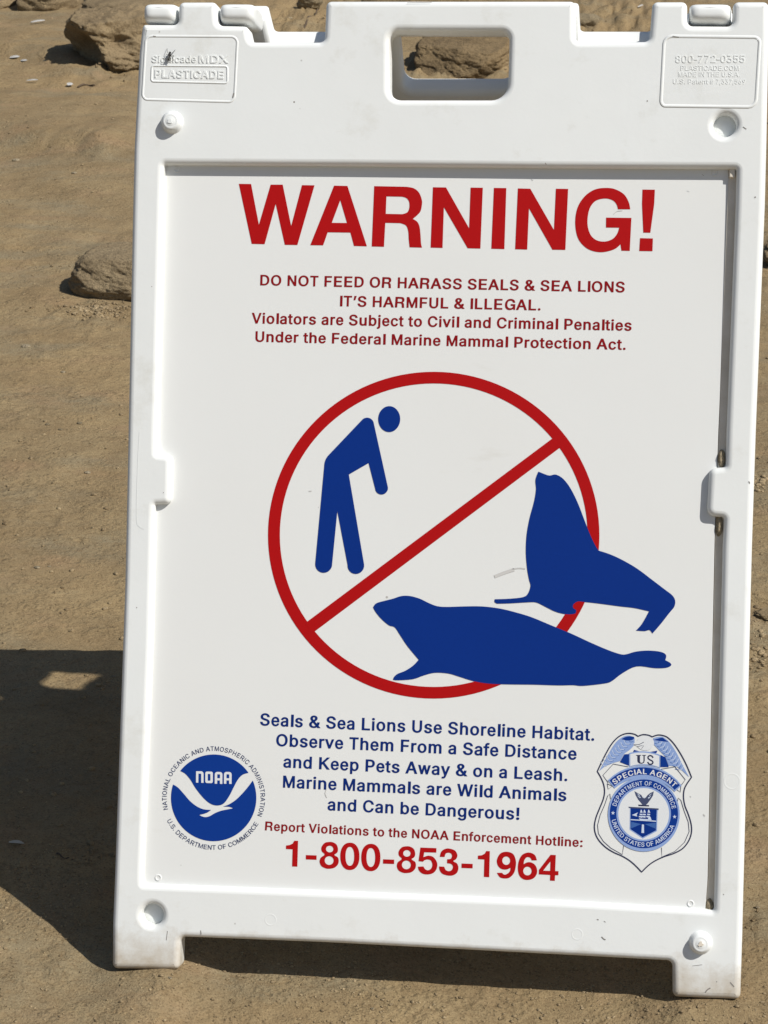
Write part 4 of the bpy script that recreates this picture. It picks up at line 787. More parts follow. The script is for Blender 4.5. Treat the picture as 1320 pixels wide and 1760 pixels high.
five = path((-33, 303), (92, 308), (91, 343), (-3, 340), (-10, 378), ('s', (30, 367), (70, 380), (98, 425), (93, 470), (68, 502), (25, 514), (-18, 507), (-45, 482), (-53, 453)), (-10, 451), ('s', (4, 473), (28, 481), (52, 465), (60, 436), (49, 406), (25, 397), (0, 402), (-12, 414)), (-48, 410))
three = path((118, 376), ('s', (130, 335), (162, 313), (198, 312), (238, 328), (256, 363), (246, 393), (224, 410), (252, 427), (264, 460), (253, 500), (220, 521), (180, 522), (138, 508), (117, 480), (113, 451)), (153, 453), ('s', (165, 479), (190, 488), (213, 477), (221, 452), (207, 432), (175, 426)), (176, 395), ('s', (203, 391), (214, 370), (206, 350), (186, 344), (165, 351), (156, 377)))
nine = path((565, 501), ('s', (588, 535), (625, 545), (665, 538), (700, 500), (714, 440), (711, 395), (690, 352), (640, 336), (592, 350), (565, 400), (573, 445), (602, 471), (640, 475), (671, 462)), ('s', (667, 488), (645, 509), (622, 515), (605, 501)))
six = path((878, 403), ('s', (865, 366), (838, 347), (803, 343), (762, 361), (736, 410), (729, 470), (740, 520), (768, 549), (806, 557), (850, 545), (876, 512), (879, 475), (864, 440), (834, 420), (803, 419), (774, 433)), ('s', (780, 402), (800, 379), (825, 383), (838, 404)))
ink.add([z8(five)]); ink.add([z8(three)]); ink.add([z8([(289, 428), (376, 431), (375, 466), (288, 463)])])
ink.add([z8([(482, 330), (510, 332), (505, 535), (463, 533), (467, 397), (416, 394), (417, 367), (448, 363), (470, 351)])])
ink.add([z8(nine), z8(ell(638, 406, 31, 33, 24))]); ink.add([z8(six), z8(ell(804, 487, 33, 34, 24))])
ink.add([z8([(985, 360), (1026, 362), (1021, 487), (1047, 488), (1046, 520), (1020, 520), (1018, 564), (980, 562), (982, 518), (893, 513), (894, 478)]), z8([(984, 412), (982, 486), (927, 484)])])
tag(done(ink, 'lettering', 'red'), 'large red telephone number')

# prohibition ring and bar
idn = Zm(0, 0, 1)
ink = Ink()
ring_o = ell(745.5, 919.8, 284.8, 280.8, 128); ring_i = ell(745.5, 919.8, 264.4, 260.8, 128)
ink.add([idn(ring_o), idn(ring_i)])
ink.add([idn([(524, 1071.4), (951.5, 752), (966, 766.8), (536.5, 1088.6)])], .00004)
done(ink, 'prohibition_ring', 'red')
# stooping figure
zp = Zm(500, 660, 5.027); ink = Ink()
ink.add([zp(path((718, 345), (836, 880), ('a', (785, 955), (728, 902)), (672, 683), (501, 782), (633, 1560), ('a', (566, 1641), (490, 1562)), (402, 1098), (357, 1555), ('a', (286, 1631), (211, 1550)), (289, 705), ('a', (302, 650), (332, 608)), (612, 313), ('a', (665, 291), (718, 345))))])
ink.add([zp(ell(850, 303, 95, 112))])
done(ink, 'stooping_figure', 'blue', Z0 + .0001)
# seal and sea lion
za = Zm(620, 780, 2.357); ink = Ink()
seal = close_smooth([[(50, 622), (62, 606), (90, 597), (130, 587), (165, 576), (200, 576), (240, 587), (275, 604), (310, 617), (350, 620), (420, 618), (490, 618), (560, 626), (620, 640), (690, 661), (770, 694), (850, 727), (930, 764), (1000, 794), (1050, 811), (1075, 812), (1115, 801), (1165, 797), (1215, 802), (1237, 815), (1234, 836)],
                     [(1234, 836), (1254, 847), (1257, 858), (1235, 867), (1190, 868), (1118, 861), (1060, 889), (1020, 919), (990, 930), (900, 940), (860, 937), (800, 938), (700, 935), (600, 934), (520, 931), (455, 920), (400, 903), (355, 890), (300, 887), (255, 898), (210, 913), (140, 917), (133, 908), (148, 892), (180, 879), (212, 858), (235, 834)],
                     [(235, 834), (190, 780), (160, 735), (138, 703), (115, 695), (85, 670), (62, 643), (50, 622)]], 4)
lion = close_smooth([[(720, 72), (742, 81), (765, 88), (790, 84), (820, 101), (850, 140), (880, 200), (905, 265), (930, 328), (950, 370), (964, 392)],
                     [(964, 392), (1010, 407), (1060, 430), (1120, 465), (1180, 510), (1230, 548), (1262, 573), (1274, 595), (1270, 620), (1250, 645), (1215, 690), (1182, 728)],
                     [(1182, 728), (1170, 714), (1150, 718), (1115, 716)], [(1115, 716), (1140, 688), (1168, 638)],
                     [(1168, 638), (1110, 625), (1050, 618), (960, 606), (905, 600), (880, 598), (862, 610), (861, 624), (873, 632)], [(873, 632), (870, 646), (850, 650), (820, 648), (785, 638), (745, 618), (710, 602), (670, 602), (600, 606), (552, 607)],
                     [(552, 607), (542, 600), (543, 589)], [(543, 589), (600, 587), (655, 581), (677, 567), (688, 535), (682, 510), (674, 465), (669, 400), (672, 330), (684, 262), (702, 195), (710, 145), (708, 105), (720, 72)]], 4)
ink.add([za(seal)]); done(ink, 'seal_silhouette', 'blue', Z0 + .0001)
ink = Ink(); ink.add([za(lion)]); done(ink, 'sea_lion_silhouette', 'blue', Z0 + .0001)

# ---- round logo, lower left
zn = Zm(260, 1260, 6.0); ink = Ink()
cx, cy, rx, ry = 644, 667, 440, 447
ink.add([zn(clean(ell(cx, cy, rx, ry, 40, 141.8, 35.2) + crom([(1003, 410), (945, 428), (895, 478), (850, 560), (810, 640), (765, 708), (725, 738), (670, 746), (615, 730), (560, 690), (505, 630), (452, 560), (405, 482), (352, 420), (303, 392)])))])
ink.add([zn(clean(ell(cx, cy, rx, ry, 80, 23.6, -198) + crom([(226, 530), (275, 560), (335, 625), (400, 700), (470, 755), (540, 785), (618, 792)]) + crom([(618, 792), (580, 818), (535, 834), (496, 842)]) +
                 crom([(496, 842), (520, 857), (560, 866), (605, 855), (655, 826), (715, 802), (780, 788), (846, 775)]) + crom([(846, 775), (805, 760), (742, 757)]) + crom([(742, 757), (800, 735), (870, 690), (940, 622), (1000, 552), (1046, 490)])))])
logo = done(ink, 'round_logo', 'noaa_blue')
ink = Ink()
ink.add([zn(rounded([(463, 393), (540, 393), (540, 513), (516, 512), (516, 418), (487, 417), (486, 511), (462, 510)], [0, 26, 0, 0, 6, 0, 0, 0]))])
ink.add([zn(rounded([(558, 396), (636, 397), (636, 516), (558, 514)], 18)), zn(rounded([(583, 420), (611, 421), (611, 491), (583, 490)], 6))])
for d in (0, 95):
    ink.add([zn(rounded([(656 + d, 399), (735 + d, 401), (734 + d, 524), (709 + d, 523), (709 + d, 488), (681 + d, 487), (680 + d, 522), (655 + d, 521)], [26, 26, 0, 0, 0, 0, 0, 0])), zn(rounded([(681 + d, 424), (710 + d, 425), (710 + d, 466), (681 + d, 465)], 5))])
tag(done(ink, 'lettering', 'white_ink', Z0 + .0002), 'white lettering in the round logo')
ink = Ink(); f = lambda x, y: zn([(x, y)])[0]
text_arc(ink, "NATIONAL OCEANIC AND ATMOSPHERIC ADMINISTRATION", f, cx, cy, 484, 47, 194.5, -22.5, False, 14, 10)
text_arc(ink, "U.S. DEPARTMENT OF COMMERCE", f, cx, cy, 536, 47, 205.5, 330.5, True, 14, 10)
tag(done(ink, 'lettering', 'grey_blue'), 'slate lettering running round the round logo')

# ---- agent's badge, lower right
zb = Zm(1000, 1240, 6.0)
def part(name, mat, z, *shapes):
    ink = Ink()
    for j, s in enumerate(shapes): ink.add([zb(clean(l)) for l in (s if isinstance(s[0], list) else [s])], j * .000004)
    o = done(ink, name, mat, Z0 + z * .25)
    return tag(o, kind='stuff') if len(shapes) > 1 and name in ('feather_lines', 'badge_pane_lines', 'crest_ship', 'eagle_beak_line') else o
edge = crom([(580, 153), (545, 132), (490, 122), (430, 132), (370, 165), (308, 232), (250, 330), (200, 430), (160, 515)]) + crom([(160, 515), (195, 575), (224, 645), (235, 720), (222, 800), (182, 900), (147, 990), (130, 1080), (142, 1160), (180, 1230), (250, 1300), (330, 1350), (420, 1390), (500, 1440), (562, 1495), (617, 1553)]) \
    + crom([(617, 1553), (680, 1490), (750, 1440), (845, 1395), (950, 1360), (1040, 1310), (1100, 1235), (1130, 1150), (1128, 1060), (1098, 955), (1064, 870), (1049, 780), (1057, 700), (1086, 640), (1132, 575)]) + crom([(1132, 575), (1080, 450), (1020, 335), (950, 230), (885, 165), (830, 143), (780, 140), (725, 158)]) + crom([(725, 158), (690, 142), (645, 135), (612, 140), (580, 153)])
edge = clean(edge)
part('badge_outline', 'outline', .0001, stroke(edge, 13, True))
lw = crom([(545, 168), (490, 145), (425, 158), (352, 215), (285, 318), (225, 428), (180, 512)]) + [(240, 462), (330, 425), (395, 408), (440, 330), (500, 288), (545, 240)]
rw = crom([(735, 172), (790, 158), (840, 162), (905, 215), (975, 320), (1045, 460), (1108, 575)]) + [(1040, 510), (975, 462), (895, 455), (860, 360), (800, 300), (745, 240)]
part('eagle_wings', 'light_blue', .0001, lw, rw)
fe = []
rnd = random.Random(4)
for i in range(9):
    t = i / 8; a = (470 - 235 * t, 205 + 225 * t); fe.append(stroke(crom([(a[0] - 40, a[1] - 20), (a[0] - 12, a[1] + 25), (a[0] + 25, a[1] + 28)]), 6)[0])
    fe.append(stroke(crom([(a[0] + 5, a[1] - 30), (a[0] + 28, a[1] + 5), (a[0] + 62, a[1] + 2)]), 6)[0])
    a = (800 + 215 * t, 215 + 265 * t); fe.append(stroke(crom([(a[0] + 36, a[1] - 30), (a[0] + 14, a[1] + 12), (a[0] - 22, a[1] + 16)]), 6)[0])
    fe.append(stroke(crom([(a[0] + 2, a[1] - 24), (a[0] - 18, a[1] + 14), (a[0] - 52, a[1] + 8)]), 6)[0])
part('feather_lines', 'pale', .00025, *fe[::2]); part('feather_lines', 'mid_blue', .00018, *fe[1::2])
part('badge_shading', 'noaa_blue', .0003, crom([(408, 182), (450, 160), (500, 153), (540, 162), (522, 190), (460, 196), (408, 182)]), crom([(738, 190), (800, 172), (835, 168), (862, 190), (890, 208), (820, 203), (738, 190)]),
     [(440, 338), (487, 335), (485, 455), (393, 418)], [(812, 345), (860, 368), (897, 470), (812, 470)], [(540, 292), (600, 310), (700, 315), (780, 300), (770, 325), (640, 325), (530, 312)])
part('eagle_head', 'white_ink', .0004, ell(655, 222, 90, 76), crom([(530, 235), (560, 205), (600, 195), (620, 230), (600, 262), (560, 250), (530, 235)]))
part('eagle_beak_line', 'outline', .0005, stroke([(535, 240), (590, 238), (640, 212)], 6)[0], stroke([(570, 262), (610, 250), (640, 250), (615, 280)], 5)[0])
part('badge_plate', 'light_blue', .0004, path((488, 325), ('a', (650, 308), (810, 345)), (808, 480), ('a', (650, 450), (488, 468))))
part('badge_plate_face', 'white_ink', .0006, path((500, 336), ('a', (650, 322), (798, 356)), (797, 470), ('a', (650, 440), (500, 460))))
UU = [(558, 345), (612, 345), (612, 352), (600, 354), (600, 410)] + [(606, 424), (622, 426), (634, 416), (636, 400)] + [(636, 354), (622, 352), (622, 345), (662, 345), (662, 352), (649, 354), (649, 402)] + [(643, 424), (622, 436), (594, 434), (576, 420), (572, 404)] + [(572, 354), (558, 352)]
SL = stroke(crom([(735, 375), (722, 357), (702, 352), (685, 362), (684, 380), (702, 395), (726, 408), (733, 425), (718, 440), (695, 439), (678, 418)]), 15)[0]
part('badge_initials', 'outline', .0008, UU, SL)
part('badge_pane_lines', 'outline', .0002, *[stroke(l, 6)[0] for l in ([(480, 468), (325, 438), (218, 555), (272, 632)], [(262, 640), (272, 698), (315, 668), (262, 640)], [(432, 1280), (418, 1372), (300, 1305), (222, 1235), (172, 1155), (163, 1070), (190, 965), (236, 860), (268, 765), (290, 745), (296, 800)],
     [(815, 492), (962, 468), (1068, 600), (1020, 665)], [(1022, 668), (1015, 730), (978, 700)], [(822, 1300), (826, 1396), (960, 1340), (1060, 1245), (1108, 1135), (1098, 1035), (1055, 920), (1022, 812), (995, 788), (985, 830)])])
rib_o = path((268, 606), ('a', (645, 455), (1030, 660)), (958, 725), ('a', (645, 580), (338, 690)))
part('ribbon_border', 'light_blue', .0007, rib_o)
part('ribbon', 'noaa_blue', .0009, path((285, 608), ('a', (645, 473), (1012, 658)), (957, 705), ('a', (645, 548), (335, 668))))
rcx, rcy = 640, 952
part('ring_border', 'light_blue', .0011, ell(640, 957, 370, 384, 64))
part('ring_band', 'noaa_blue', .0013, ell(640, 952, 352, 355, 64))
part('ring_inner_border', 'light_blue', .0015, ell(638, 952, 281, 283, 64))
part('ring_centre', 'white_ink', .0017, ell(638, 952, 262, 266, 64))
ink = Ink(); f = lambda x, y: zb([(x, y)])[0]
text_arc(ink, "DEPARTMENT OF COMMERCE", f, rcx, rcy, 294, 44, 165.5, 9.0, False, 22, 14)
text_arc(ink, "UNITED STATES OF AMERICA", f, rcx, rcy, 339, 44, 190.5, 339.0, True, 22, 14)
for sx, sy in ((322, 943), (957, 982)):
    ink.add([[f(sx + (22 if i % 2 == 0 else 9) * math.sin(i * math.pi / 5), sy - (22 if i % 2 == 0 else 9) * math.cos(i * math.pi / 5)) for i in range(10)]])
tag(done(ink, 'lettering', 'pale', Z0 + .0004), 'pale lettering on the ring of the badge')
# ribbon lettering on its own circle
def circ3(a, b, c):
    P = arc3(a, b, c, 2); (ax, ay), (bx, by), (cx_, cy_) = a, b, c
    d = 2 * (ax * (by - cy_) + bx * (cy_ - ay) + cx_ * (ay - by))
    ux = ((ax * ax + ay * ay) * (by - cy_) + (bx * bx + by * by) * (cy_ - ay) + (cx_ * cx_ + cy_ * cy_) * (ay - by)) / d
    uy = ((ax * ax + ay * ay) * (cx_ - bx) + (bx * bx + by * by) * (ax - cx_) + (cx_ * cx_ + cy_ * cy_) * (bx - ax)) / d
    return ux, uy, math.hypot(ax - ux, ay - uy)
p0, pm, p1 = (340, 655), (640, 542), (952, 686)
ux, uy, ur = circ3(p0, pm, p1)
a0 = math.degrees(math.atan2(uy - p0[1], p0[0] - ux)); a1 = math.degrees(math.atan2(uy - p1[1], p1[0] - ux))
ink = Ink(); text_arc(ink, "SPECIAL AGENT", f, ux, uy, ur, 54, a0, a1, False, 38, 22)
tag(done(ink, 'lettering', 'white_ink', Z0 + .0003), 'white lettering on the ribbon of the badge')
# crest inside the ring
ze = lambda P: [(50 / 1 * 6 + x / 2, 100 * 6 + y / 2) for x, y in P]
part('crest_eagle', 'grey_blue', .0019, ze([(485, 235), (560, 280), (625, 312), (660, 370), (690, 385), (722, 365), (748, 325), (800, 280), (850, 255), (885, 240), (868, 330), (820, 405), (765, 480), (715, 530), (660, 530), (620, 480), (560, 410), (510, 320)]))
part('crest_eagle_light', 'pale', .0021, ze([(530, 275), (600, 318), (585, 335)]), ze([(540, 325), (620, 360), (600, 378)]), ze([(850, 278), (790, 322), (800, 335)]), ze([(835, 330), (762, 372), (780, 392)]), ze([(668, 372), (684, 340), (706, 372)]))
part('crest_perch', 'outline', .0020, ze([(560, 512), (640, 515), (690, 528), (740, 520), (792, 526), (785, 552), (570, 545)]))
part('crest_bar', 'grey_blue', .0022, ze([(362, 556), (985, 592), (982, 628), (940, 615), (405, 588), (368, 578)]))
part('crest_shield_edge', 'light_blue', .0019, ze([(392, 585), (965, 612), (950, 1060), (655, 1215), (385, 1030)]))
part('crest_shield', 'blue', .0021, ze([(408, 588), (945, 612), (930, 1045), (655, 1188), (405, 1018)]))
part('crest_beams', 'mid_blue', .0023, ze([(625, 915), (420, 868), (412, 1005)]), ze([(695, 915), (925, 885), (925, 1010)]))
sails = []
for x in (605, 672, 760): sails += [ze([(x + 12, 618), (x + 26, 618), (x + 52, 680), (x - 4, 678)]), ze([(x - 14, 700), (x + 50, 705), (x + 46, 732), (x - 8, 728)]), ze([(x - 28, 745), (x + 45, 750), (x + 40, 785), (x - 30, 772)])]
part('crest_ship', 'pale', .0023, *sails, ze([(575, 795), (640, 805), (760, 812), (785, 768), (815, 765), (838, 832), (600, 826)]), ze([(405, 812), (932, 845), (932, 866), (405, 832)]), ze([(640, 920), (682, 925), (684, 1100), (630, 1096)]), ze([(432, 728), (520, 690), (560, 672), (530, 720), (545, 760), (490, 745)]))

# small eyelets and marks on the sheet
for px, py in ((272, 1508.5), (1187, 1553), (304, 291), (1228, 297)):
    c = sheet_uv(px, py); rr = 5.2 / PXM; v = []; f_ = []
    for dr, h in ((.0006, .0), (.0002, .0006), (-.0007, .0005), (-.0011, 0.00005), (-.0029, .0004)): v += [(c[0] + (rr + dr) * math.cos(i * math.pi / 10), c[1] + (rr + dr) * math.sin(i * math.pi / 10), h) for i in range(20)]
    for j in range(4):
        for i in range(20): f_.append((j * 20 + i, j * 20 + (i + 1) % 20, (j + 1) * 20 + (i + 1) % 20, (j + 1) * 20 + i))
    link_mesh('eyelet', mesh_from('eyelet', v, f_, True), M['sheet'], sheet)
ink = Ink()

for l, w in (([(850, 991), (860, 987), (874, 982), (884, 979)], 5.5), ([(880, 978), (892, 976.5), (903, 977.5)], 2.0), ([(1055, 368), (1061, 363), (1070, 362)], 1.2), ([(561, 1357), (559, 1364), (562, 1371)], 1.3), ([(531, 844), (536, 844)], 1.6), ([(1209, 1399), (1212, 1403)], 2), ([(548, 871), (548, 872)], 1), ([(1186, 1368), (1188, 1370)], 1.5)):
    ink.add([idn(stroke(crom(l), w)[0])])
tag(done(ink, 'sheet_scuff', 'scuff_light', Z0 + .0001), kind='stuff')
ink = Ink()
for l, w in (([(1034, 1610), (1038, 1614), (1041, 1615)], 1.8), ([(1212, 1706), (1216, 1701), (1221, 1698)], 2.0), ([(345, 1599), (346, 1606)], 1.3), ([(286, 1616), (288, 1600)], .9), ([(1255, 1688), (1262, 1696)], 1.2), ([(1112, 174), (1113.5, 173)], 2.0), ([(1277, 218), (1283, 222)], 1.3),
             ([(400, 168), (402, 160)], 2.0), ([(1156, 62), (1167, 64)], 1.0), ([(263, 62), (268, 62.5)], 1.2), ([(700, 5), (742, 4)], .8), ([(937, 280), (939, 283)], 1.5), ([(1206, 300), (1210, 302)], .9), ([(234.5, 1044), (235.8, 1044.5)], 1.8), ([(1297, 338.5), (1299, 339.5)], 2.4), ([(1287, 827), (1289, 831)], 1.4),
             ([(280.5, 846.5), (281.5, 847)], 1.6), ([(1243, 1537), (1244.5, 1537.5)], 1.6), ([(1231, 1687), (1232.5, 1687.5)], 1.6), ([(1026, 1580), (1029, 1581)], 1.5), ([(1038, 1583), (1041, 1585)], .9), ([(1190, 1660), (1207, 1658)], .7)):
    q_ = crom(l); ink.add([A(stroke(q_, w)[0])], .0003)
tag(ink.build('frame_scuff', M['scuff'], front), kind='stuff')

# dried sand caught in the bottom of the frame
def lump(name, c, size, seed, mat, parent=None, matrix=None, sub=3, rough=.35, freq=1.6):
    v, f_ = ico(sub); n = fbm3(v * freq + seed * 3.1, seed, 4); v = v * (1 + rough * n)[:, None] * np.array(size) + np.array(c)
    return link_mesh(name, mesh_from(name, v, f_, True), mat, parent, matrix)
for px, py, sx, sy in ((1220, 1557, .0040, .008), (1240.5, 788, .0034, .009), (1236, 903, .0036, .011)):
    c = at(px, py, -.010); tag(lump('caught_sand', (c[0], c[1], -.0100), (sx, sy, .004), int(px), M['chip'], front), kind='stuff')

# ------------------------------------------------------------------ the fly
fc = at(292.5, 97)
fly = bpy.data.objects.new('fly', None); scene.collection.objects.link(fly)
FM = WORLD_FRONT @ Matrix.Translation((fc[0], fc[1], .0022)) @ Matrix.Rotation(R(-8), 4, 'Z')
fly.matrix_basis = FM; fly.empty_display_size = .005
tag(fly, 'small black fly resting on the raised lettering at the top left of the white sign', 'fly')
def blob(name, c, s, mat, par=fly, sub=2):
    v, f_ = ico(sub); return link_mesh(name, mesh_from(name, v * np.array(s) + np.array(c), f_, True), M[mat], par)
blob('abdomen', (0, -.0026, .0006), (.0017, .0026, .0014), 'fly'); blob('thorax', (0, .0008, .0010), (.0018, .0020, .0016), 'fly'); blob('head', (0, .0034, .0008), (.0013, .0010, .0011), 'fly')
for s in (-1, 1):
    link_mesh('wing', mesh_from('wing', [(0, .001, .0024), (s * .0010, -.0012, .0026), (s * .0024, -.0042, .0018), (s * .0016, -.0056, .0014), (s * .0004, -.0040, .0022)], [(0, 1, 2, 3, 4)]), M['wing'], fly)
    for dy, l in ((.0024, .0042), (.0004, .0), (-.0012, -.0030)):
        link_mesh('leg', mesh_from('leg', *tube([(s * .0010, .0008 + dy * .3, .0006), (s * .0030, .0008 + dy * .6 + l * .4, .0014), (s * .0044, .0008 + dy + l, -.0015)], .00022)), M['fly'], fly)

# ------------------------------------------------------------------ rocks
def rock(name, label, p, size, seed, mat, rot=0, cuts=(), sub=5, rough=.22, sink=.3, freq=1.3, fine=.05, tilt=(0, 0), e=2.6, group=None, cavity=None):
    v, f_ = ico(sub)
    s_ = 1 / (np.abs(v) ** e).sum(1) ** (1 / e); v = v * s_[:, None]
    for nx_, ny_, nz_, d in cuts:
        n_ = np.array([nx_, ny_, nz_], float); n_ /= np.linalg.norm(n_); t = v @ n_ - d; v = v - np.outer(np.maximum(t, 0) * .93, n_)
    if cavity:
        for c_, rad, dep in cavity:
            c_ = np.array(c_); d2 = ((v - c_) ** 2).sum(1); v = v * (1 - dep * np.exp(-(d2 / rad ** 2) ** 1.5))[:, None]
    n = fbm3(v * freq + seed * 2.7, seed, 3); n2 = fbm3(v * 5 + seed, seed + 5, 4); n3 = np.abs(fbm3(v * 11 + seed, seed + 9, 3))
    v = v * (1 + rough * n + fine * n2 - fine * .8 * n3)[:, None] * np.array(size)
    m_ = (Matrix.Rotation(rot, 3, 'Z') @ Matrix.Rotation(tilt[0], 3, 'X') @ Matrix.Rotation(tilt[1], 3, 'Y'))
    v = v @ np.array(m_).T; v[:, 2] += size[2] * (1 - sink * 2)
    o = link_mesh(name, mesh_from(name, v, f_, True), M[mat]); o.location = p
    return tag(o, label, 'rock', group)

p = gp(180, 524)
rock('boulder', 'low rounded tan boulder half hidden behind the left edge of the sign', p + Vector((.050, .12, 0)), (.142, .10, .060), 5, 'pale_rock', R(-3), ((0, -.1, 1, .80), (-.1, -1, .45, .88)), 6, .09, .24, fine=.06, e=2.9)
p = gp(163, 116)
rock('boulder', 'large rough brown rock at the top left with a deeply shaded hollow left side', p + Vector((.012, .17, 0)), (.140, .18, .098), 8, 'rock', R(6), ((-.80, -.60, -.30, .62), (.35, -.9, .25, .74), (0, -.15, 1, .80)), 6, .12, .24, fine=.10, e=3.2,
     cavity=(((-.55, -.50, -.15), .50, .62), ((.35, -.8, .1), .26, .25)))
p = gp(215, 40)
rock('boulder', 'broad weathered ledge rising behind the large rough rock at the top left', p + Vector((.02, .22, 0)), (.22, .22, .050), 17, 'rock', R(10), ((0, 0, 1, .8),), 5, .14, .35, fine=.08)
p = gp(222, 108)
rock('boulder', 'small crumbling rock between the outcrop and the left corner of the sign', p + Vector((.0, .06, 0)), (.070, .06, .045), 23, 'rock', R(30), ((0, -1, .3, .75),), 5, .25, .3, fine=.14)
p = gp(36, 20)
rock('boulder', 'smooth ochre rock cut by a dark crack in the top left corner', p + Vector((.06, .16, 0)), (.12, .15, .06), 31, 'rock', R(-10), ((-1, -.3, 0, .7), (0, 0, 1, .7)), 5, .12, .3)
p = gp(-12, 18)
rock('boulder', 'dark rock left of the cracked ochre rock in the top left corner', p + Vector((-.05, .12, 0)), (.10, .11, .05), 37, 'rock', 0, (), 5, .2, .3)
p = gp(785, 138)
rock('boulder', 'rounded rock ledge seen through the carrying handle of the sign', p + Vector((.0, .30, -.01)), (.150, .24, .080), 41, 'dark_rock', R(-3), ((0, -.3, 1, .60), (-.2, -1, .35, .74)), 6, .08, .25, fine=.06)
p = gp(700, 50)
rock('boulder', 'dark rock beyond the ledge seen through the carrying handle', p + Vector((0, .25, 0)), (.20, .14, .07), 43, 'dark_rock', 0, (), 5, .2, .3)
p = gp(528, 12)
rock('boulder', 'small grey rock beyond the left notch in the top of the sign', p + Vector((0, .05, 0)), (.045, .04, .032), 47, 'rock_grey', 0, (), 4, .25, .3, fine=.12)
p = gp(1004, 50)
rock('boulder', 'small dark grey rock beyond the right notch in the top of the sign', p + Vector((0, .06, 0)), (.060, .05, .03), 53, 'rock_grey', 0, (), 4, .2, .4, fine=.10)
p = gp(1318, 1066)
rock('boulder', 'cracked flat sandstone slab level with the middle of the sign at the right edge', p + Vector((.045, .02, 0)), (.06, .022, .006), 59, 'rock', R(4), ((0, 0, 1, .6),), 5, .12, .4, fine=.12)
p = gp(1320, 450)
rock('boulder', 'rough brown rock beside the upper right edge of the sign', p + Vector((.06, .05, 0)), (.09, .12, .035), 61, 'rock', 0, ((0, 0, 1, .7),), 5, .2, .4, fine=.16)

# loose stones, one by one
rnd = random.Random(7)
stones = [(45, 596, 12, 'long pale stone chip lying on the open sand left of the sign'), (64, 976, 9, 'small pale stone chip above the shadow of the sign'), (85, 974, 5, 'tiny white stone right of the pale chip above the shadow'),
          (108, 640, 7, 'small brown pebble on the sand level with the lower edge of the boulder'), (82, 730, 7, 'leftmost of three dark pebbles below the boulder'), (104, 739, 7, 'middle of three dark pebbles below the boulder'), (137, 728, 8, 'rightmost of three dark pebbles below the boulder'),
          (150, 813, 9, 'buff pebble beside the left edge of the sign above the tab'), (292, 1681, 6, 'pale pebble just below the left foot of the sign'), (28, 276, 10, 'pale stone below the low ledge on the left'),
          (128, 298, 8, 'pinkish pebble near the left edge of the sign below the ledge'), (196, 1163, 6, 'pale pebble in the lit gap of the shadow'), (1302, 1560, 6, 'pale pebble at the right edge near the foot of the sign'), (640, 1734, 5, 'tiny white pebble on the sand in front of the sign'),
          (78, 91, 10, 'tan stone at the tip of the shadow cast by the hollowed outcrop'), (1045, 20, 8, 'small stone beyond the right notch'), (497, 22, 8, 'small pale stone beyond the left notch')]
for i, (px, py, s, lab) in enumerate(stones):
    p = gp(px, py); k = s / px_scale(p) / 2
    o = rock('pebble', lab, p, (k * 1.3, k * .9, k * .45), 70 + i, 'rock_grey' if 'dark' in lab else 'chip', rnd.uniform(-.5, .5), (), 3, .25, .3, fine=.1); o['category'] = 'pebble'

# ------------------------------------------------------------------ litter: feathers, leaf, twigs
def feather(px, py, length_px, ang, label, wid=.16):
    length_px *= .72
    p = gp(px, py); Lm = length_px / px_scale(p)
    root = bpy.data.objects.new('feather', None); scene.collection.objects.link(root); root.location = p + Vector((0, 0, .004)); root.rotation_euler = (R(6), R(-4), ang); root.empty_display_size = .01
    tag(root, label, 'feather')
    v = []; f_ = []; n = 14
    for i in range(n + 1):
        t = i / n; w = wid * Lm * math.sin(math.pi * min(1, t * .93 + .05)) ** .7 * (.85 + .3 * rnd.random()); z = .10 * Lm * math.sin(math.pi * t)
        x = (t - .5) * Lm
        v += [(x - .02 * Lm, -w, z * .4 + .002), (x, 0, z * .7 + .003), (x - .02 * Lm, w * .8, z * .5 + .004)]
    for i in range(n): a = i * 3; f_ += [(a, a + 1, a + 4, a + 3), (a + 1, a + 2, a + 5, a + 4)]
    link_mesh('vane', mesh_from('vane', v, f_, True), M['feather'], root)
    link_mesh('quill', mesh_from('quill', *tube([(-.62 * Lm, 0, .001), (-.3 * Lm, 0, .07 * Lm * .7 + .004), (.1 * Lm, 0, .1 * Lm * .7 + .004), (.5 * Lm, 0, .004)], .012 * Lm)), M['feather'], root)
feather(66, 40, 32, R(25), 'slender white feather on the slope left of the hollowed outcrop')
feather(40, 87, 16, R(-10), 'small rounded white feather at the tip of the outcrop shadow', .3)
feather(26, 101, 22, R(15), 'ragged white feather nearest the left edge of the photograph', .32)
feather(119, 130, 18, R(70), 'fluffy white feather on the sand below the hollowed outcrop', .4)
feather(56, 142, 26, R(3), 'thin pale feather lying flat on the sand left of the fluffy one', .1)
feather(1101, 14, 22, R(60), 'pale stick-like feather beyond the right notch in the top of the sign', .08)
def leaf(px, py, lpx, ang, label):
    p = gp(px, py); Lm = lpx / px_scale(p); v = []; f_ = []; n = 10
    for i in range(n + 1):
        t = i / n; w = .17 * Lm * math.sin(math.pi * min(t * .9 + .1, 1)) ** .8; x = (t - .5) * Lm; z = .003 + .08 * Lm * math.sin(math.pi * t)
        v += [(x, -w, z + .02 * Lm), (x, 0, z), (x, w, z + .03 * Lm), (x, -w, z + .017 * Lm), (x, 0, z - .003 * Lm), (x, w, z + .027 * Lm)]
    for i in range(n):
        a = i * 6; f_ += [(a, a + 1, a + 7, a + 6), (a + 1, a + 2, a + 8, a + 7), (a + 4, a + 3, a + 9, a + 10), (a + 5, a + 4, a + 10, a + 11)]
    o = link_mesh('dry_leaf', mesh_from('dry_leaf', v, f_, True), M['leaf']); o.location = p; o.rotation_euler = (0, 0, ang); tag(o, label, 'leaf')
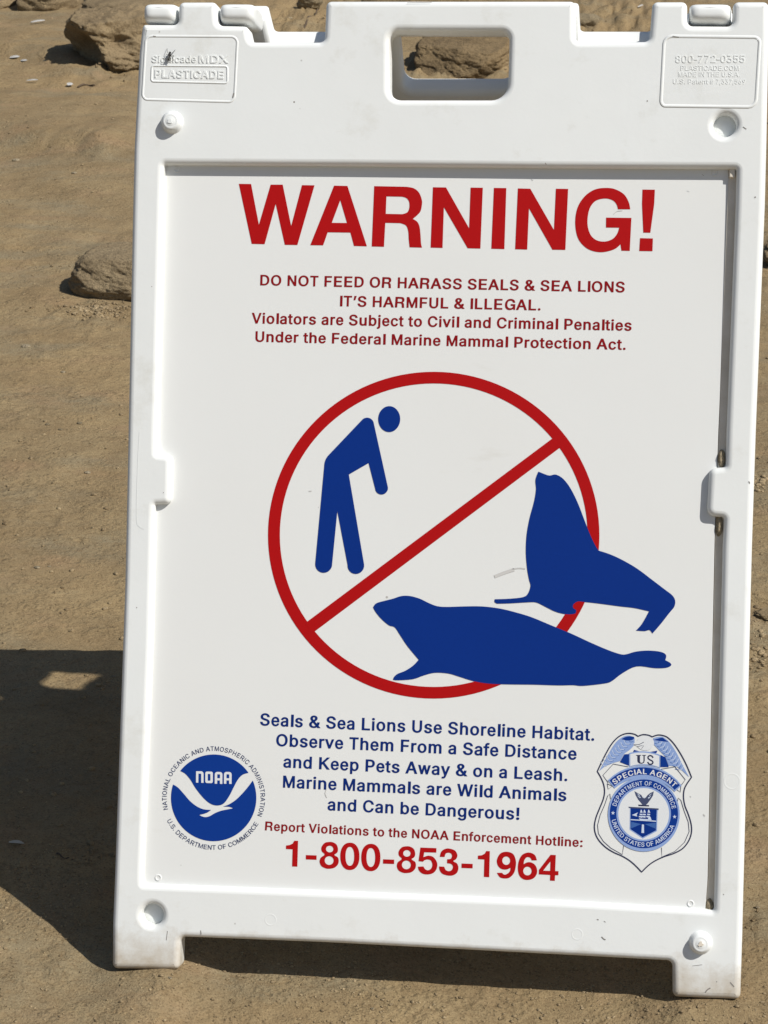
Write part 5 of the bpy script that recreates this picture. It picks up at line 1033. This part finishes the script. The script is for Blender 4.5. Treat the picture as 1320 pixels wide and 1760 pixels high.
leaf(29, 1453, 28, R(-6), 'pale dry leaf lying in the shadow of the sign at the left edge')
def twig(pts, r, label):
    P = [gp(*q) + Vector((0, 0, r * .7 + .001)) for q in pts]; c = P[0].copy()
    P = [Vector((a, b, 0)) for a, b in crom([(q.x, q.y) for q in P], k=3)]
    P = [Vector((q.x, q.y, gh(q.x, q.y) + r * .8 + .0015 * math.sin(i * 1.3))) - c for i, q in enumerate(P)]
    o = link_mesh('twig', mesh_from('twig', *tube([tuple(q) for q in P], [r * (1 - .5 * i / len(P)) for i in range(len(P))]), smooth=True), M['twig']); o.location = c; tag(o, label, 'twig')
twig([(133, 134), (148, 131), (162, 131)], .0035, 'dark twig beside the fluffy white feather at the upper left')
twig([(522, 36), (535, 29), (548, 22)], .004, 'thin dark twig beyond the left notch in the top of the sign')
twig([(98, 1468), (108, 1474), (119, 1477)], .0012, 'thin twig in the shadow right of the pale leaf')
twig([(240, 100), (222, 97)], .003, 'short dark twig at the right end of the hollowed outcrop')

# ------------------------------------------------------------------ grit scattered over the ground
rg = np.random.default_rng(5)
base, bf = ico(1); bf = np.array(bf)
def scatter(n, gen, smin, smax, name):
    P = gen(n); z = height(P[:, 0], P[:, 1]); V_ = []; F_ = []
    s = smin * (smax / smin) ** (rg.random(n) ** 2.2)
    for i in range(n):
        a = rg.random() * 6.28; c, s_ = math.cos(a), math.sin(a)
        b = base * (1 + .35 * (rg.random(len(base)) - .5))[:, None] * np.array([1.25, .9, .6]) * s[i]
        b = np.stack([b[:, 0] * c - b[:, 1] * s_, b[:, 0] * s_ + b[:, 1] * c, b[:, 2]], 1) + np.array([P[i, 0], P[i, 1], z[i] + s[i] * .15])
        F_.append(bf + i * len(base)); V_.append(b)
    V_ = np.concatenate(V_); F_ = np.concatenate(F_)
    me = bpy.data.meshes.new(name); me.vertices.add(len(V_)); me.vertices.foreach_set('co', V_.ravel())
    me.loops.add(F_.size); me.loops.foreach_set('vertex_index', F_.ravel().astype(np.int32)); me.polygons.add(len(F_))
    me.polygons.foreach_set('loop_start', np.arange(len(F_)) * 3); me.polygons.foreach_set('loop_total', np.full(len(F_), 3)); me.update()
    return tag(link_mesh(name, me, M['gravel']), kind='stuff')
def near_gen(n):
    P = []
    while len(P) < n:
        x = rg.uniform(-.62, .55); y = rg.uniform(-.16, .25)
        if vnoise(np.array([x * 9.]), np.array([y * 9.]), 77)[0] > rg.random() * .8: P.append((x, y))
    return np.array(P)
def far_gen(n):
    P = []
    while len(P) < n:
        y = rg.uniform(.2, 6.5); x = rg.uniform(-.6 - .36 * y, .45 + .12 * y)
        if vnoise(np.array([x * 3.]), np.array([y * 2.]), 79)[0] > .25 + rg.random() * .6: P.append((x, y))
    return np.array(P)
scatter(7500, near_gen, .0006, .0024, 'grit')
scatter(4200, far_gen, .0010, .0050, 'gravel')
def rubble_gen(n):
    P = []
    for i in range(n):
        px, py, sx, sy = [(170, 528, 50, 9), (200, 122, 40, 9), (520, 40, 45, 14), (1050, 40, 50, 14), (1305, 1110, 14, 30), (1305, 840, 12, 14), (1308, 420, 10, 60)][rg.integers(0, 7) if i % 2 else 0]
        p = ground_at(px + rg.normal() * sx * .6, py + rg.normal() * sy * .7); P.append((p.x, p.y))
    return np.array(P)
scatter(1100, rubble_gen, .0010, .0058, 'rubble')
print('scene built', len(bpy.data.objects))
